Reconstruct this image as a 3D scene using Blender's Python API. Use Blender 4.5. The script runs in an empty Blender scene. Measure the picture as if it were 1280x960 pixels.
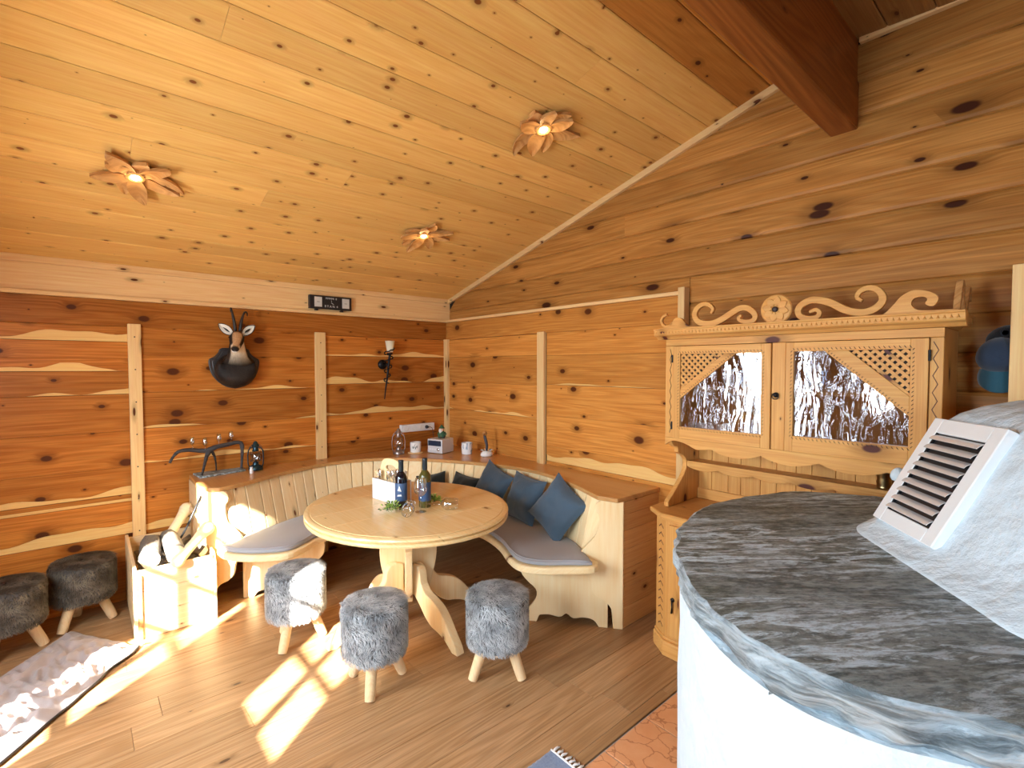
import bpy, math, random
from math import sin, cos, pi, radians, sqrt
from mathutils import Vector, Matrix, noise

S = bpy.context.scene
C = S.collection
rnd = random.Random(7)

# ---------------------------------------------------------------- camera
cam_d = bpy.data.cameras.new('camera'); cam = bpy.data.objects.new('camera', cam_d); C.objects.link(cam)
cam_d.sensor_width = 36.0; cam_d.lens = 36.0 * 620.5 / 1280.0; cam_d.clip_start = 0.02
_y, _p = radians(48.75), radians(-2.0)
_f = Vector((cos(_p) * cos(_y), cos(_p) * sin(_y), sin(_p)))
_r = Vector((sin(_y), -cos(_y), 0)); _u = _r.cross(_f)
cam.matrix_world = Matrix(((_r.x, _u.x, -_f.x, -2.891), (_r.y, _u.y, -_f.y, -4.330), (_r.z, _u.z, -_f.z, 1.620), (0, 0, 0, 1)))
S.camera = cam
# ---------------------------------------------------------------- world, sun, exposure
W = bpy.data.worlds.new('world'); S.world = W; W.use_nodes = True
nt = W.node_tree; bg = nt.nodes['Background']
_tc = nt.nodes.new('ShaderNodeTexCoord'); _sp = nt.nodes.new('ShaderNodeSeparateXYZ'); _mr = nt.nodes.new('ShaderNodeMapRange'); _mx = nt.nodes.new('ShaderNodeMix')
_mx.data_type = 'RGBA'; nt.links.new(_tc.outputs[0], _sp.inputs[0]); nt.links.new(_sp.outputs[2], _mr.inputs[0])
_mr.inputs[1].default_value = -.04; _mr.inputs[2].default_value = .04; nt.links.new(_mr.outputs[0], _mx.inputs[0])
_mx.inputs[6].default_value = (.16, .17, .15, 1); _mx.inputs[7].default_value = (.58, .79, 1.0, 1); nt.links.new(_mx.outputs[2], bg.inputs[0])
bg.inputs[1].default_value = 5.0
sun_d = bpy.data.lights.new('sun', 'SUN'); sun_d.energy = 105.0; sun_d.angle = radians(0.9); sun_d.color = (1.0, 0.95, 0.86)
sun = bpy.data.objects.new('sun', sun_d); C.objects.link(sun)
sun_dir = Vector((cos(radians(38.7)) * cos(radians(30)), sin(radians(38.7)) * cos(radians(30)), -sin(radians(30))))
sun.rotation_euler = sun_dir.to_track_quat('-Z', 'Y').to_euler(); sun.location = (-8, -6, 6)
S.view_settings.view_transform = 'Standard'; S.view_settings.look = 'None'
S.view_settings.exposure = -0.30; S.view_settings.gamma = 1.0; S.view_settings.use_curve_mapping = False

def window_light(loc, direction, w, h, power, col=(0.80, 0.91, 1.0)):
    d = bpy.data.lights.new('window_daylight', 'AREA'); d.shape = 'RECTANGLE'; d.size = w; d.size_y = h
    d.energy = power; d.color = col
    o = bpy.data.objects.new('window_daylight', d); C.objects.link(o); o.location = loc
    o.rotation_euler = Vector(direction).to_track_quat('-Z', 'Y').to_euler()
    return o
window_light((-3.99, -1.93, 1.25), (1, 0, -.55), .56, 1.75, 120)
window_light((-3.99, -3.26, 1.60), (1, 0, -.55), .60, 0.95, 85)
window_light((-3.99, -5.80, 1.55), (1, .30, -.7), .85, 0.95, 88, (.68, .86, 1.0))  # lamp at the added window, brightens the stove

# ---------------------------------------------------------------- mesh helpers
class MB:
    def __init__(s): s.v = []; s.f = []; s.m = []; s.c = None
    def add(s, vs, fs, mi=0, M=None):
        b = len(s.v)
        s.v += [tuple(M @ Vector(p)) if M is not None else tuple(p) for p in vs]
        s.f += [tuple(i + b for i in q) for q in fs]; s.m += [mi] * len(fs)
        return s
    def box(s, x0, x1, y0, y1, z0, z1, mi=0, M=None):
        vs = [(x0, y0, z0), (x1, y0, z0), (x1, y1, z0), (x0, y1, z0), (x0, y0, z1), (x1, y0, z1), (x1, y1, z1), (x0, y1, z1)]
        return s.add(vs, [(0, 3, 2, 1), (4, 5, 6, 7), (0, 1, 5, 4), (1, 2, 6, 5), (2, 3, 7, 6), (3, 0, 4, 7)], mi, M)
    def prism(s, pts, t0, t1, M=None, mi=0):
        """outline pts in local XY, extruded along Z from t0 to t1"""
        n = len(pts)
        a = sum(pts[i][0] * pts[(i + 1) % n][1] - pts[(i + 1) % n][0] * pts[i][1] for i in range(n))
        if a < 0: pts = pts[::-1]
        vs = [(p[0], p[1], t0) for p in pts] + [(p[0], p[1], t1) for p in pts]
        fs = [tuple(range(n - 1, -1, -1)), tuple(range(n, 2 * n))] + [(i, (i + 1) % n, n + (i + 1) % n, n + i) for i in range(n)]
        return s.add(vs, fs, mi, M)
    def lathe(s, prof, n=24, M=None, mi=0, cap=True):
        vs = []; fs = []
        for r, z in prof:
            for k in range(n):
                a = 2 * pi * k / n; vs.append((r * cos(a), r * sin(a), z))
        for j in range(len(prof) - 1):
            for k in range(n):
                k2 = (k + 1) % n; fs.append((j * n + k, j * n + k2, (j + 1) * n + k2, (j + 1) * n + k))
        if cap:
            fs.append(tuple(range(n - 1, -1, -1))); fs.append(tuple(range((len(prof) - 1) * n, len(prof) * n)))
        return s.add(vs, fs, mi, M)
    def tube(s, path, rad, n=8, M=None, mi=0, cap=True, flat=1.0):
        P = [Vector(p) for p in path]; rr = rad if hasattr(rad, '__len__') else [rad] * len(P)
        vs = []; fs = []; up = None
        for i, p in enumerate(P):
            t = (P[min(i + 1, len(P) - 1)] - P[max(i - 1, 0)]).normalized()
            if up is None: up = t.orthogonal().normalized()
            up = (up - t * up.dot(t)).normalized(); sd = t.cross(up)
            for k in range(n):
                a = 2 * pi * k / n; vs.append(tuple(p + (up * cos(a) + sd * sin(a) * flat) * rr[i]))
        for i in range(len(P) - 1):
            for k in range(n):
                k2 = (k + 1) % n; fs.append((i * n + k, i * n + k2, (i + 1) * n + k2, (i + 1) * n + k))
        if cap: fs.append(tuple(range(n - 1, -1, -1))); fs.append(tuple(range((len(P) - 1) * n, len(P) * n)))
        return s.add(vs, fs, mi, M)
    def loft(s, rings, M=None, mi=0, closed=True, cap=True):
        n = len(rings[0]); vs = [p for r in rings for p in r]; fs = []
        for j in range(len(rings) - 1):
            for k in range(n if closed else n - 1):
                k2 = (k + 1) % n; fs.append((j * n + k, j * n + k2, (j + 1) * n + k2, (j + 1) * n + k))
        if cap and closed: fs.append(tuple(range(n - 1, -1, -1))); fs.append(tuple(range((len(rings) - 1) * n, len(rings) * n)))
        return s.add(vs, fs, mi, M)
    def sphere(s, c, r, n=14, M=None, mi=0):
        r = r if hasattr(r, '__len__') else (r, r, r)
        rings = [[(c[0] + r[0] * cos(2 * pi * k / n) * sin(pi * j / (n // 2)), c[1] + r[1] * sin(2 * pi * k / n) * sin(pi * j / (n // 2)), c[2] - r[2] * cos(pi * j / (n // 2))) for k in range(n)] for j in range(1, n // 2)]
        return s.loft(rings, M, mi)

def obj(name, mb, mats, parent=None, smooth=False, bevel=0, M=None, world=False, sub=0, seg=2, auto=False):
    me = bpy.data.meshes.new(name)
    v = mb.v
    if world and parent is not None:
        o_ = Vector((0, 0, 0)); q = parent
        while q is not None: o_ += q.location; q = q.parent
        v = [(a[0] - o_.x, a[1] - o_.y, a[2] - o_.z) for a in v]
    me.from_pydata(v, [], mb.f)
    if not isinstance(mats, (list, tuple)): mats = [mats]
    for m in mats: me.materials.append(m)
    me.polygons.foreach_set('material_index', mb.m)
    if mb.c is not None:
        ca = me.color_attributes.new('tint', 'FLOAT_COLOR', 'POINT')
        ca.data.foreach_set('color', [x for c in mb.c for x in (c[0], c[1], c[2], 1.0)])
    if smooth:
        me.polygons.foreach_set('use_smooth', [True] * len(me.polygons))
    me.update()
    if auto:
        try: me.set_sharp_from_angle(angle=radians(38))
        except Exception: pass
    o = bpy.data.objects.new(name, me); C.objects.link(o)
    if parent is not None: o.parent = parent
    if M is not None: o.matrix_local = M
    if bevel:
        b = o.modifiers.new('bevel', 'BEVEL'); b.width = bevel; b.segments = seg; b.limit_method = 'ANGLE'; b.angle_limit = radians(40)
    if sub:
        q = o.modifiers.new('sub', 'SUBSURF'); q.levels = sub; q.render_levels = sub
    return o
def tag(o, label, cat, group=None, kind=None):
    o['label'] = label; o['category'] = cat
    if group: o['group'] = group
    if kind: o['kind'] = kind
    return o
def thing(name, loc, label, cat, group=None, rz=0):
    o = bpy.data.objects.new(name, None); C.objects.link(o); o.location = loc; o.rotation_euler = (0, 0, rz); o.empty_display_size = .1
    return tag(o, label, cat, group)
def lab(o, l): o['label'] = l; return o
def dup(root, loc=None, rz=None, label=None, group=None):
    def cp(o, par):
        c = o.copy(); C.objects.link(c); c.parent = par
        for ch in list(o.children): cp(ch, c)
        return c
    r = cp(root, None)
    if loc is not None: r.location = loc
    if rz is not None: r.rotation_euler = (0, 0, rz)
    if label: r['label'] = label
    if group: r['group'] = group
    return r
def struct(name, mb, m, **k):
    o = obj(name, mb, m, **k); o['kind'] = 'structure'; return o
def frame(o, ex, ey, ez):
    ex, ey, ez = Vector(ex), Vector(ey), Vector(ez)
    return Matrix(((ex.x, ey.x, ez.x, o[0]), (ex.y, ey.y, ez.y, o[1]), (ex.z, ey.z, ez.z, o[2]), (0, 0, 0, 1)))
def spline(pts, n):
    """Catmull-Rom through pts resampled to n evenly spaced points"""
    P = [Vector(p) for p in pts]; Q = []
    for i in range(len(P) - 1):
        a = P[i - 1] if i > 0 else P[0] * 2 - P[1]; b = P[i]; c = P[i + 1]; d = P[i + 2] if i + 2 < len(P) else c * 2 - b
        for k in range(12):
            t = k / 12; Q.append(.5 * ((2 * b) + (c - a) * t + (2 * a - 5 * b + 4 * c - d) * t * t + (3 * b - a - 3 * c + d) * t ** 3))
    Q.append(P[-1])
    L = [0]
    for i in range(1, len(Q)): L.append(L[-1] + (Q[i] - Q[i - 1]).length)
    out = []; j = 0
    for k in range(n):
        s = L[-1] * k / (n - 1)
        while j < len(L) - 2 and L[j + 1] < s: j += 1
        t = (s - L[j]) / max(1e-9, L[j + 1] - L[j]); out.append(Q[j].lerp(Q[j + 1], min(1, max(0, t))))
    return out
def ribbon(path, wid, closed_ends=True):
    """2D outline of a stroke with varying width"""
    P = [Vector((p[0], p[1])) for p in path]; L = []; Rr = []
    for i, p in enumerate(P):
        t = (P[min(i + 1, len(P) - 1)] - P[max(i - 1, 0)]).normalized(); nn = Vector((-t.y, t.x)); w = wid[i] if hasattr(wid, '__len__') else wid
        L.append(tuple(p + nn * w / 2)); Rr.append(tuple(p - nn * w / 2))
    return L, Rr
def ribbon_prism(mb, path, wid, t0, t1, M=None):
    L, R_ = ribbon(path, wid); n = len(L)
    rings = [[(L[i][0], L[i][1], t0), (R_[i][0], R_[i][1], t0), (R_[i][0], R_[i][1], t1), (L[i][0], L[i][1], t1)] for i in range(n)]
    return mb.loft(rings, M)

# ---------------------------------------------------------------- materials
class G:
    """tiny node-graph builder"""
    def __init__(s, name):
        s.m = bpy.data.materials.new(name); s.m.use_nodes = True; s.t = s.m.node_tree
        s.b = s.t.nodes['Principled BSDF']; s.o = s.t.nodes['Material Output']
    def n(s, typ, ins=None, **kw):
        x = s.t.nodes.new(typ)
        for k, v in kw.items(): setattr(x, k, v)
        for k, v in (ins or {}).items(): s.l(v, x.inputs[k])
        return x
    def l(s, v, inp):
        if isinstance(v, bpy.types.NodeSocket): s.t.links.new(v, inp)
        elif isinstance(v, bpy.types.Node): s.t.links.new(v.outputs[0], inp)
        else:
            try: inp.default_value = v
            except Exception: inp.default_value = (*v, 1)
    def math(s, op, a, b=0.0, c=0.0, clamp=False): return s.n('ShaderNodeMath', {0: a, 1: b, 2: c}, operation=op, use_clamp=clamp).outputs[0]
    def comb(s, x, y, z): return s.n('ShaderNodeCombineXYZ', {0: x, 1: y, 2: z}).outputs[0]
    def noise(s, vec, sc, det=2, rough=.5, dist=0.0): return s.n('ShaderNodeTexNoise', {'Vector': vec, 'Scale': sc, 'Detail': det, 'Roughness': rough, 'Distortion': dist}).outputs[0]
    def rng(s, v, a, b, c=0.0, d=1.0, smooth=True): return s.n('ShaderNodeMapRange', {0: v, 1: a, 2: b, 3: c, 4: d}, interpolation_type='SMOOTHSTEP' if smooth else 'LINEAR').outputs[0]
    def mix(s, f, a, b, mode='MIX'):
        x = s.t.nodes.new('ShaderNodeMix'); x.data_type = 'RGBA'; x.blend_type = mode
        s.l(f, x.inputs[0]); s.l(a, x.inputs[6]); s.l(b, x.inputs[7]); return x.outputs[2]
    def set(s, **k):
        for a, v in k.items(): s.l(v, s.b.inputs[a.replace('_', ' ')])
        return s
    def bump(s, h, st=.3, d=.01): s.l(s.n('ShaderNodeBump', {'Height': h, 'Strength': st, 'Distance': d}).outputs[0], s.b.inputs['Normal']); return s
def simple(name, col, rough=.5, metal=0.0, spec=.5, bump=0, bs=40, **k):
    g = G(name); g.set(Base_Color=(*col, 1), Roughness=rough, Metallic=metal, Specular_IOR_Level=spec)
    for a, v in k.items(): g.l(v, g.b.inputs[a.replace('_', ' ')])
    if bump:
        tc = g.n('ShaderNodeTexCoord').outputs[3]; g.bump(g.noise(tc, bs, 4), bump, .01)
    return g.m
def wood(name, c1, c2, knot=(.09, .025, .008), halo=None, axis=0, ksu=1.5, ksv=4.2, kr=.085, rough=.46, vary=.22, ring=.5, spec=.12, fib=.35, kamt=1.0):
    g = G(name)
    tc = g.n('ShaderNodeTexCoord').outputs[3]; sp = g.n('ShaderNodeSeparateXYZ', {0: tc}).outputs
    ax = [sp[0], sp[1], sp[2]]; u = ax[axis]; v = ax[(axis + 1) % 3]; w = ax[(axis + 2) % 3]
    R_ = g.n('ShaderNodeObjectInfo').outputs['Random']
    u = g.math('ADD', u, g.math('MULTIPLY', R_, 61.7)); vw = g.math('ADD', g.math('ADD', v, w), g.math('MULTIPLY', R_, 17.3))
    kv = g.comb(g.math('MULTIPLY', u, ksu), g.math('MULTIPLY', vw, ksv), 0.0)
    vo = g.n('ShaderNodeTexVoronoi', {'Vector': kv, 'Scale': 1.0, 'Randomness': 1.0}, voronoi_dimensions='2D')
    d = vo.outputs['Distance']; cr = g.n('ShaderNodeSeparateColor', {0: vo.outputs['Color']}).outputs[0]
    rr = g.math('MULTIPLY', g.rng(cr, .25, 1.0, .12, 1.0, False), kr)
    dn = g.math('DIVIDE', d, rr)
    core = g.rng(dn, .7, 1.15, 1.0, 0.0); hal = g.rng(dn, .8, 3.2, 1.0, 0.0)
    v2 = g.math('ADD', vw, g.math('MULTIPLY', hal, .018))
    rn = g.noise(g.comb(g.math('MULTIPLY', u, .45), g.math('MULTIPLY', v2, 7.0), g.math('MULTIPLY', w, 2.0)), 1.0, 2, .45, .25)
    rings = g.math('MULTIPLY_ADD', g.math('SINE', g.math('MULTIPLY', rn, 75.0)), .5, .5)
    fb = g.noise(g.comb(g.math('MULTIPLY', u, 3.5), g.math('MULTIPLY', v2, 130.0), g.math('MULTIPLY', w, 60.0)), 1.0, 3, .6)
    lo = g.noise(g.comb(g.math('MULTIPLY', u, .9), g.math('MULTIPLY', vw, 5.0), 0.0), 1.0, 2)
    f = g.math('ADD', g.math('MULTIPLY', rings, ring * .55), g.math('MULTIPLY', lo, .55), clamp=True)
    col = g.mix(f, (*c1, 1), (*c2, 1))
    col = g.mix(fib, col, g.mix(1.0, col, g.n('ShaderNodeCombineColor', {0: fb, 1: fb, 2: fb}).outputs[0], 'OVERLAY'))
    val = g.math('MULTIPLY_ADD', g.n('ShaderNodeTexWhiteNoise', {'W': R_}, noise_dimensions='1D').outputs[0], vary, 1.0 - vary / 2)
    col = g.n('ShaderNodeHueSaturation', {'Hue': .5, 'Saturation': 1.0, 'Value': val, 'Fac': 1.0, 'Color': col}).outputs[0]
    h = halo or tuple(a * .45 for a in c2)
    col = g.mix(g.math('MULTIPLY', hal, .55 * kamt), col, (*h, 1)); col = g.mix(g.math('MULTIPLY', core, kamt), col, (*knot, 1))
    g.set(Base_Color=col, Roughness=rough, Specular_IOR_Level=spec)
    g.bump(g.math('ADD', g.math('MULTIPLY', rings, .4), fb), .18, .002)
    return g.m
M = {}
M['wain'] = wood('wain', (.54, .205, .038), (.35, .100, .014), axis=0, ksu=3.0, ksv=4.6, kr=.13, rough=.36, vary=.45, ring=.8, fib=.55)
M['wainY'] = wood('wainY', (.66, .30, .070), (.50, .18, .032), axis=1, ksu=3.0, ksv=4.6, kr=.13, rough=.36, vary=.30, ring=.8, fib=.5)
M['sap'] = wood('sap', (.84, .55, .21), (.78, .46, .14), axis=0, kamt=0, rough=.4)
M['sapY'] = wood('sapY', (.84, .55, .21), (.78, .46, .14), axis=1, kamt=0, rough=.4)
M['logwall'] = wood('logwall', (.47, .225, .060), (.34, .135, .028), axis=1, ksu=2.0, ksv=4.6, kr=.12, rough=.38, knot=(.05, .014, .006), vary=.30, ring=.9, fib=.5)
M['ceil'] = wood('ceil', (.80, .50, .165), (.70, .37, .090), axis=0, ksu=4.6, ksv=9.0, kr=.078, rough=.36, knot=(.20, .06, .015), ring=.5, vary=.22)
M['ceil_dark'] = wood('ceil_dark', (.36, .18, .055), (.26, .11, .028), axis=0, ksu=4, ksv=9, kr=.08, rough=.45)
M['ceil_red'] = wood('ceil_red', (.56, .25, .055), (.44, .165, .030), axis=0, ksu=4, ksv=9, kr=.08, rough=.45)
M['fascia'] = wood('fascia', (.80, .55, .27), (.72, .44, .18), axis=0, ksu=2.2, ksv=6, kr=.06, rough=.45)
M['fasciaZ'] = wood('fasciaZ', (.80, .56, .27), (.72, .45, .18), axis=2, ksu=2.2, ksv=9, kr=.09, rough=.45)
M['fasciaY'] = wood('fasciaY', (.80, .55, .27), (.72, .44, .18), axis=1, ksu=2.2, ksv=6, kr=.06, rough=.45)
M['beam'] = wood('beam', (.33, .115, .026), (.17, .050, .010), axis=0, ksu=1.6, ksv=4, kr=.10, rough=.4, ring=.9)
M['floor'] = wood('floor', (.45, .265, .13), (.31, .160, .065), spec=.35, axis=0, ksu=1.2, ksv=3, kr=.035, rough=.36, knot=(.08, .035, .015), ring=1.0, vary=.25, fib=.5)
M['bench'] = wood('bench', (.92, .74, .45), (.85, .61, .30), axis=0, ksu=2.5, ksv=4.5, kr=.06, rough=.38, knot=(.22, .08, .03), vary=.12)
M['benchZ'] = wood('benchZ', (.92, .74, .45), (.85, .61, .30), axis=2, ksu=2.5, ksv=4.5, kr=.06, rough=.38, knot=(.22, .08, .03), vary=.14)
M['shelf'] = wood('shelf', spec=.4, c1=(.66, .36, .13), c2=(.55, .25, .07), axis=1, ksu=2, ksv=4, kr=.06, rough=.28)
M['table'] = wood('table', (.92, .70, .37), (.84, .56, .23), axis=1, ksu=1.5, ksv=3, kr=.035, rough=.22, knot=(.3, .14, .05), vary=.10, spec=.5)
M['hutch'] = wood('hutch', (.72, .39, .125), (.58, .26, .062), axis=1, ksu=2.0, ksv=4, kr=.09, rough=.36, knot=(.10, .03, .02), vary=.1)
M['hutchZ'] = wood('hutchZ', (.72, .39, .125), (.58, .26, .062), axis=2, ksu=2.4, ksv=4.5, kr=.10, rough=.36, knot=(.10, .03, .02), vary=.14)
M['boxw'] = wood('boxw', (.84, .64, .38), (.76, .52, .26), axis=0, ksu=3, ksv=5, kr=.06, rough=.5, knot=(.25, .1, .04), vary=.08)
M['boxY'] = wood('boxY', (.84, .64, .38), (.76, .52, .26), axis=1, ksu=3, ksv=5, kr=.06, rough=.5, knot=(.25, .1, .04), vary=.08)
M['leg'] = wood('leg', (.80, .60, .36), (.72, .48, .25), axis=2, ksu=3, ksv=6, kr=.04, rough=.5)
M['carve'] = wood('carve', (.60, .33, .125), (.40, .18, .055), axis=0, ksu=3, ksv=6, kr=.08, rough=.5, ring=.9)
M['palestick'] = wood('palestick', (.90, .76, .52), (.84, .66, .40), axis=2, kamt=0, rough=.5)
M['driftwood'] = wood('driftwood', (.085, .082, .085), (.040, .036, .036), axis=0, kamt=0, rough=.6, ring=1)
M['black'] = simple('black', (.012, .012, .014), .45)
M['iron'] = simple('iron', (.02, .02, .022), .42, .8)
M['dark'] = simple('dark', (.02, .012, .008), .8)
M['steel'] = simple('steel', (.72, .73, .74), .22, 1.0)
M['copper'] = simple('copper', (.55, .30, .18), .25, 1.0)
M['white'] = simple('white', (.80, .81, .82), .4)
M['ceramic'] = simple('ceramic', (.82, .82, .80), .15)
M['cream'] = simple('cream', (.85, .80, .62), .5)
M['blueprint'] = simple('blueprint', (.06, .12, .28), .3)
M['screen'] = simple('screen', (.02, .035, .07), .12)
M['red'] = simple('red', (.42, .02, .02), .5)
M['green'] = simple('green', (.03, .10, .05), .7)
M['skin'] = simple('skin', (.75, .48, .33), .6)
M['chalk'] = simple('chalk', (.74, .75, .74), .6, bump=.1)
M['rubber'] = simple('rubber', (.03, .03, .035), .6)
g = G('plaster'); tc = g.n('ShaderNodeTexCoord').outputs[3]
n1 = g.noise(tc, 3.0, 4); n2 = g.noise(tc, 14.0, 5, .6)
n3 = g.rng(g.noise(g.n('ShaderNodeMapping', {'Vector': tc, 'Scale': (2.0, 2.0, .7)}).outputs[0], 2.2, 5, .62, .6), .47, .50, 0.0, 1.0)
n4 = g.rng(g.noise(g.n('ShaderNodeMapping', {'Vector': tc, 'Scale': (2.0, 2.0, .7)}).outputs[0], 2.2, 5, .62, .6), .50, .53, 1.0, 0.0)
g.set(Base_Color=g.mix(g.math('MULTIPLY', g.math('MULTIPLY', n3, n4), .10), (.63, .74, .81, 1), (.34, .47, .56, 1)), Roughness=.75, Specular_IOR_Level=.25)
g.bump(g.math('ADD', g.math('MULTIPLY', n1, 2.2), g.math('MULTIPLY', n2, .6)), .8, .03); M['plaster'] = g.m
g = G('slate'); tc = g.n('ShaderNodeTexCoord').outputs[3]
mp0 = g.n('ShaderNodeMapping', {'Vector': tc, 'Rotation': (0, 0, radians(38))}).outputs[0]; mp = g.n('ShaderNodeMapping', {'Vector': mp0, 'Scale': (.9, 4.2, 4.2)}).outputs[0]
a = g.noise(mp, 2.0, 9, .72, 1.4); b = g.noise(mp, 5.0, 9, .75, 1.3); c = g.noise(tc, 2.4, 3, .5)
fg = g.noise(g.n('ShaderNodeMapping', {'Vector': mp0, 'Scale': (30.0, 70.0, 70.0)}).outputs[0], 1.0, 6, .75)
col = g.mix(g.rng(a, .38, .60), (.075, .10, .10, 1), (.27, .325, .33, 1))
col = g.mix(g.math('MULTIPLY', g.rng(c, .42, .62), .55), col, (.10, .105, .06, 1))
col = g.mix(g.math('MULTIPLY', g.rng(fg, .48, .62), .55), col, (.34, .37, .35, 1)); col = g.mix(g.math('MULTIPLY', g.rng(fg, .52, .40), .5), col, (.035, .045, .042, 1))
vein = g.math('MULTIPLY', g.math('MULTIPLY', g.rng(b, .45, .55), g.rng(g.noise(mp, .9, 4, .6, .5), .36, .52)), g.rng(fg, .36, .56, .35, 1.0))
col = g.mix(g.math('MULTIPLY', vein, .95), col, (.66, .82, .92, 1))
g.set(Base_Color=col, Roughness=g.rng(b, .3, .7, .42, .62), Specular_IOR_Level=.35)
g.bump(g.math('ADD', g.math('ADD', a, g.math('MULTIPLY', b, .6)), g.math('MULTIPLY', fg, .35)), .9, .016); M['slate'] = g.m
g = G('slate_edge')
g2 = g.n('ShaderNodeTexCoord').outputs[3]; mp = g.n('ShaderNodeMapping', {'Vector': g2, 'Scale': (3, 3, 16)}).outputs[0]
a = g.noise(mp, 2.4, 8, .7, .7)
g.set(Base_Color=g.mix(g.rng(a, .36, .64), (.13, .17, .19, 1), (.50, .60, .66, 1)), Roughness=.5); g.bump(a, .9, .02); M['slate_edge'] = g.m
g = G('marble_tile'); tc = g.n('ShaderNodeTexCoord').outputs[3]; R_ = g.n('ShaderNodeObjectInfo').outputs['Random']
tv = g.n('ShaderNodeVectorMath', {0: tc, 1: g.comb(g.math('MULTIPLY', R_, 30.0), g.math('MULTIPLY', R_, 9.0), 0.0)}, operation='ADD').outputs[0]
vd = g.n('ShaderNodeTexVoronoi', {'Vector': g.mix(.12, tv, g.n('ShaderNodeTexNoise', {'Vector': tv, 'Scale': 9.0, 'Detail': 4.0}).outputs[1]), 'Scale': 11.0}, feature='DISTANCE_TO_EDGE').outputs[0]
col = g.mix(g.noise(tv, 14, 5, .65), (.62, .25, .10, 1), (.74, .38, .19, 1)); col = g.mix(g.rng(vd, .0, .045, .6, 0.0), col, (.28, .09, .04, 1))
g.set(Base_Color=col, Roughness=.25); M['tile'] = g.m
M['grout'] = simple('grout', (.33, .30, .27), .8)
def fabric(name, col, col2, sc=350, rough=.9, bump=.35, big=3.0):
    g = G(name); tc = g.n('ShaderNodeTexCoord').outputs[3]
    a = g.noise(tc, sc, 2); b = g.noise(tc, big, 3)
    g.set(Base_Color=g.mix(g.math('ADD', g.math('MULTIPLY', a, .5), g.math('MULTIPLY', b, .5)), (*col, 1), (*col2, 1)), Roughness=rough, Specular_IOR_Level=.2)
    g.b.inputs['Sheen Weight'].default_value = .25
    g.bump(a, bump, .003); return g.m
M['felt'] = fabric('felt', (.27, .27, .28), (.42, .41, .43))
M['pillow'] = fabric('pillow', (.050, .085, .125), (.085, .13, .18))
M['pillow_dark'] = fabric('pillow_dark', (.012, .015, .015), (.03, .034, .03))
M['blanket'] = fabric('blanket', (.34, .27, .245), (.46, .385, .36), bump=.2)
M['denim'] = fabric('denim', (.04, .07, .16), (.34, .40, .52), sc=110)
M['cap'] = fabric('cap', (.02, .035, .06), (.035, .05, .085))
M['capblack'] = fabric('capblack', (.006, .007, .01), (.015, .016, .02))
M['capteal'] = fabric('capteal', (.02, .075, .11), (.03, .10, .14))
def fur(name):
    g = G(name); at = g.n('ShaderNodeAttribute', attribute_name='tint').outputs['Color']
    g.set(Base_Color=at, Roughness=.55, Specular_IOR_Level=.35); return g.m
M['fur'] = fur('fur')
g = G('furbase'); g.set(Base_Color=(.10, .10, .10, 1), Roughness=1.0); M['furbase'] = g.m
def glass(name, tint=(1, 1, 1), fac=.12, rough=0.0, bump=0):
    g = G(name); t = g.t
    tr = g.n('ShaderNodeBsdfTransparent', {0: (*tint, 1)}); gl = g.n('ShaderNodeBsdfGlossy', {0: (1, 1, 1, 1), 'Roughness': rough})
    lw = g.n('ShaderNodeLayerWeight', {0: .5}); fr = g.math('MULTIPLY_ADD', g.math('POWER', lw.outputs[1], 4.0), .9, .04)
    if bump:
        tc = g.n('ShaderNodeTexCoord').outputs[3]; mp = g.n('ShaderNodeMapping', {'Vector': tc, 'Scale': (1, 1.0, .30)}).outputs[0]
        h = g.math('ADD', g.noise(mp, 9, 3, .5, 2.2), g.math('MULTIPLY', g.rng(g.noise(mp, 30, 4, .6, 1.6), .52, .60), .5))
        bn = g.n('ShaderNodeBump', {'Height': h, 'Strength': 1.0, 'Distance': bump}); g.l(bn, gl.inputs['Normal'])
    f = g.math('ADD', fr, fac, clamp=True)
    mx = g.n('ShaderNodeMixShader', {0: f, 1: tr, 2: gl}); g.l(mx, g.o.inputs[0]); return g.m
M['glass'] = glass('glass', (.93, .95, .96), fac=.12); M['glintglass'] = glass('glintglass', (.85, .88, .92), fac=.38); M['winglass'] = glass('winglass', fac=0.0)
M['wavyglass'] = glass('wavyglass', (.72, .76, .80), .20, .03, .0025)
M['bottle'] = simple('bottle', (.004, .006, .012), .06, 0, .9)
M['bottlegreen'] = glass('bottlegreen', (.35, .38, .10), .10)
M['wine_label'] = simple('wine_label', (.04, .09, .20), .45)
g = G('bulb'); g.set(Base_Color=(1, 1, 1, 1), Emission_Color=(1.0, .80, .45, 1), Emission_Strength=30.0); M['bulb'] = g.m
g = G('bark'); tc = g.n('ShaderNodeTexCoord').outputs[3]; a = g.noise(tc, 40, 6, .7, .5)
g.set(Base_Color=g.mix(a, (.07, .055, .045, 1), (.30, .26, .21, 1)), Roughness=.9); g.bump(a, .9, .02); M['bark'] = g.m
M['logend'] = wood('logend', (.86, .72, .50), (.76, .58, .34), axis=2, kamt=0, rough=.7, ring=1)
g = G('leaf'); R_ = g.n('ShaderNodeAttribute', attribute_name='tint').outputs['Color']
g.set(Base_Color=R_, Roughness=.5); M['leaf'] = g.m
g = G('hide'); at = g.n('ShaderNodeAttribute', attribute_name='tint').outputs['Color']
tc = g.n('ShaderNodeTexCoord').outputs[3]; a = g.noise(g.n('ShaderNodeMapping', {'Vector': tc, 'Scale': (1, 1, .35)}).outputs[0], 110, 4, .7)
g.set(Base_Color=g.mix(.6, at, g.mix(1.0, at, g.n('ShaderNodeCombineColor', {0: a, 1: a, 2: a}).outputs[0], 'OVERLAY')), Roughness=.6, Specular_IOR_Level=.3); g.bump(a, .6, .006); M['hide'] = g.m

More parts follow.
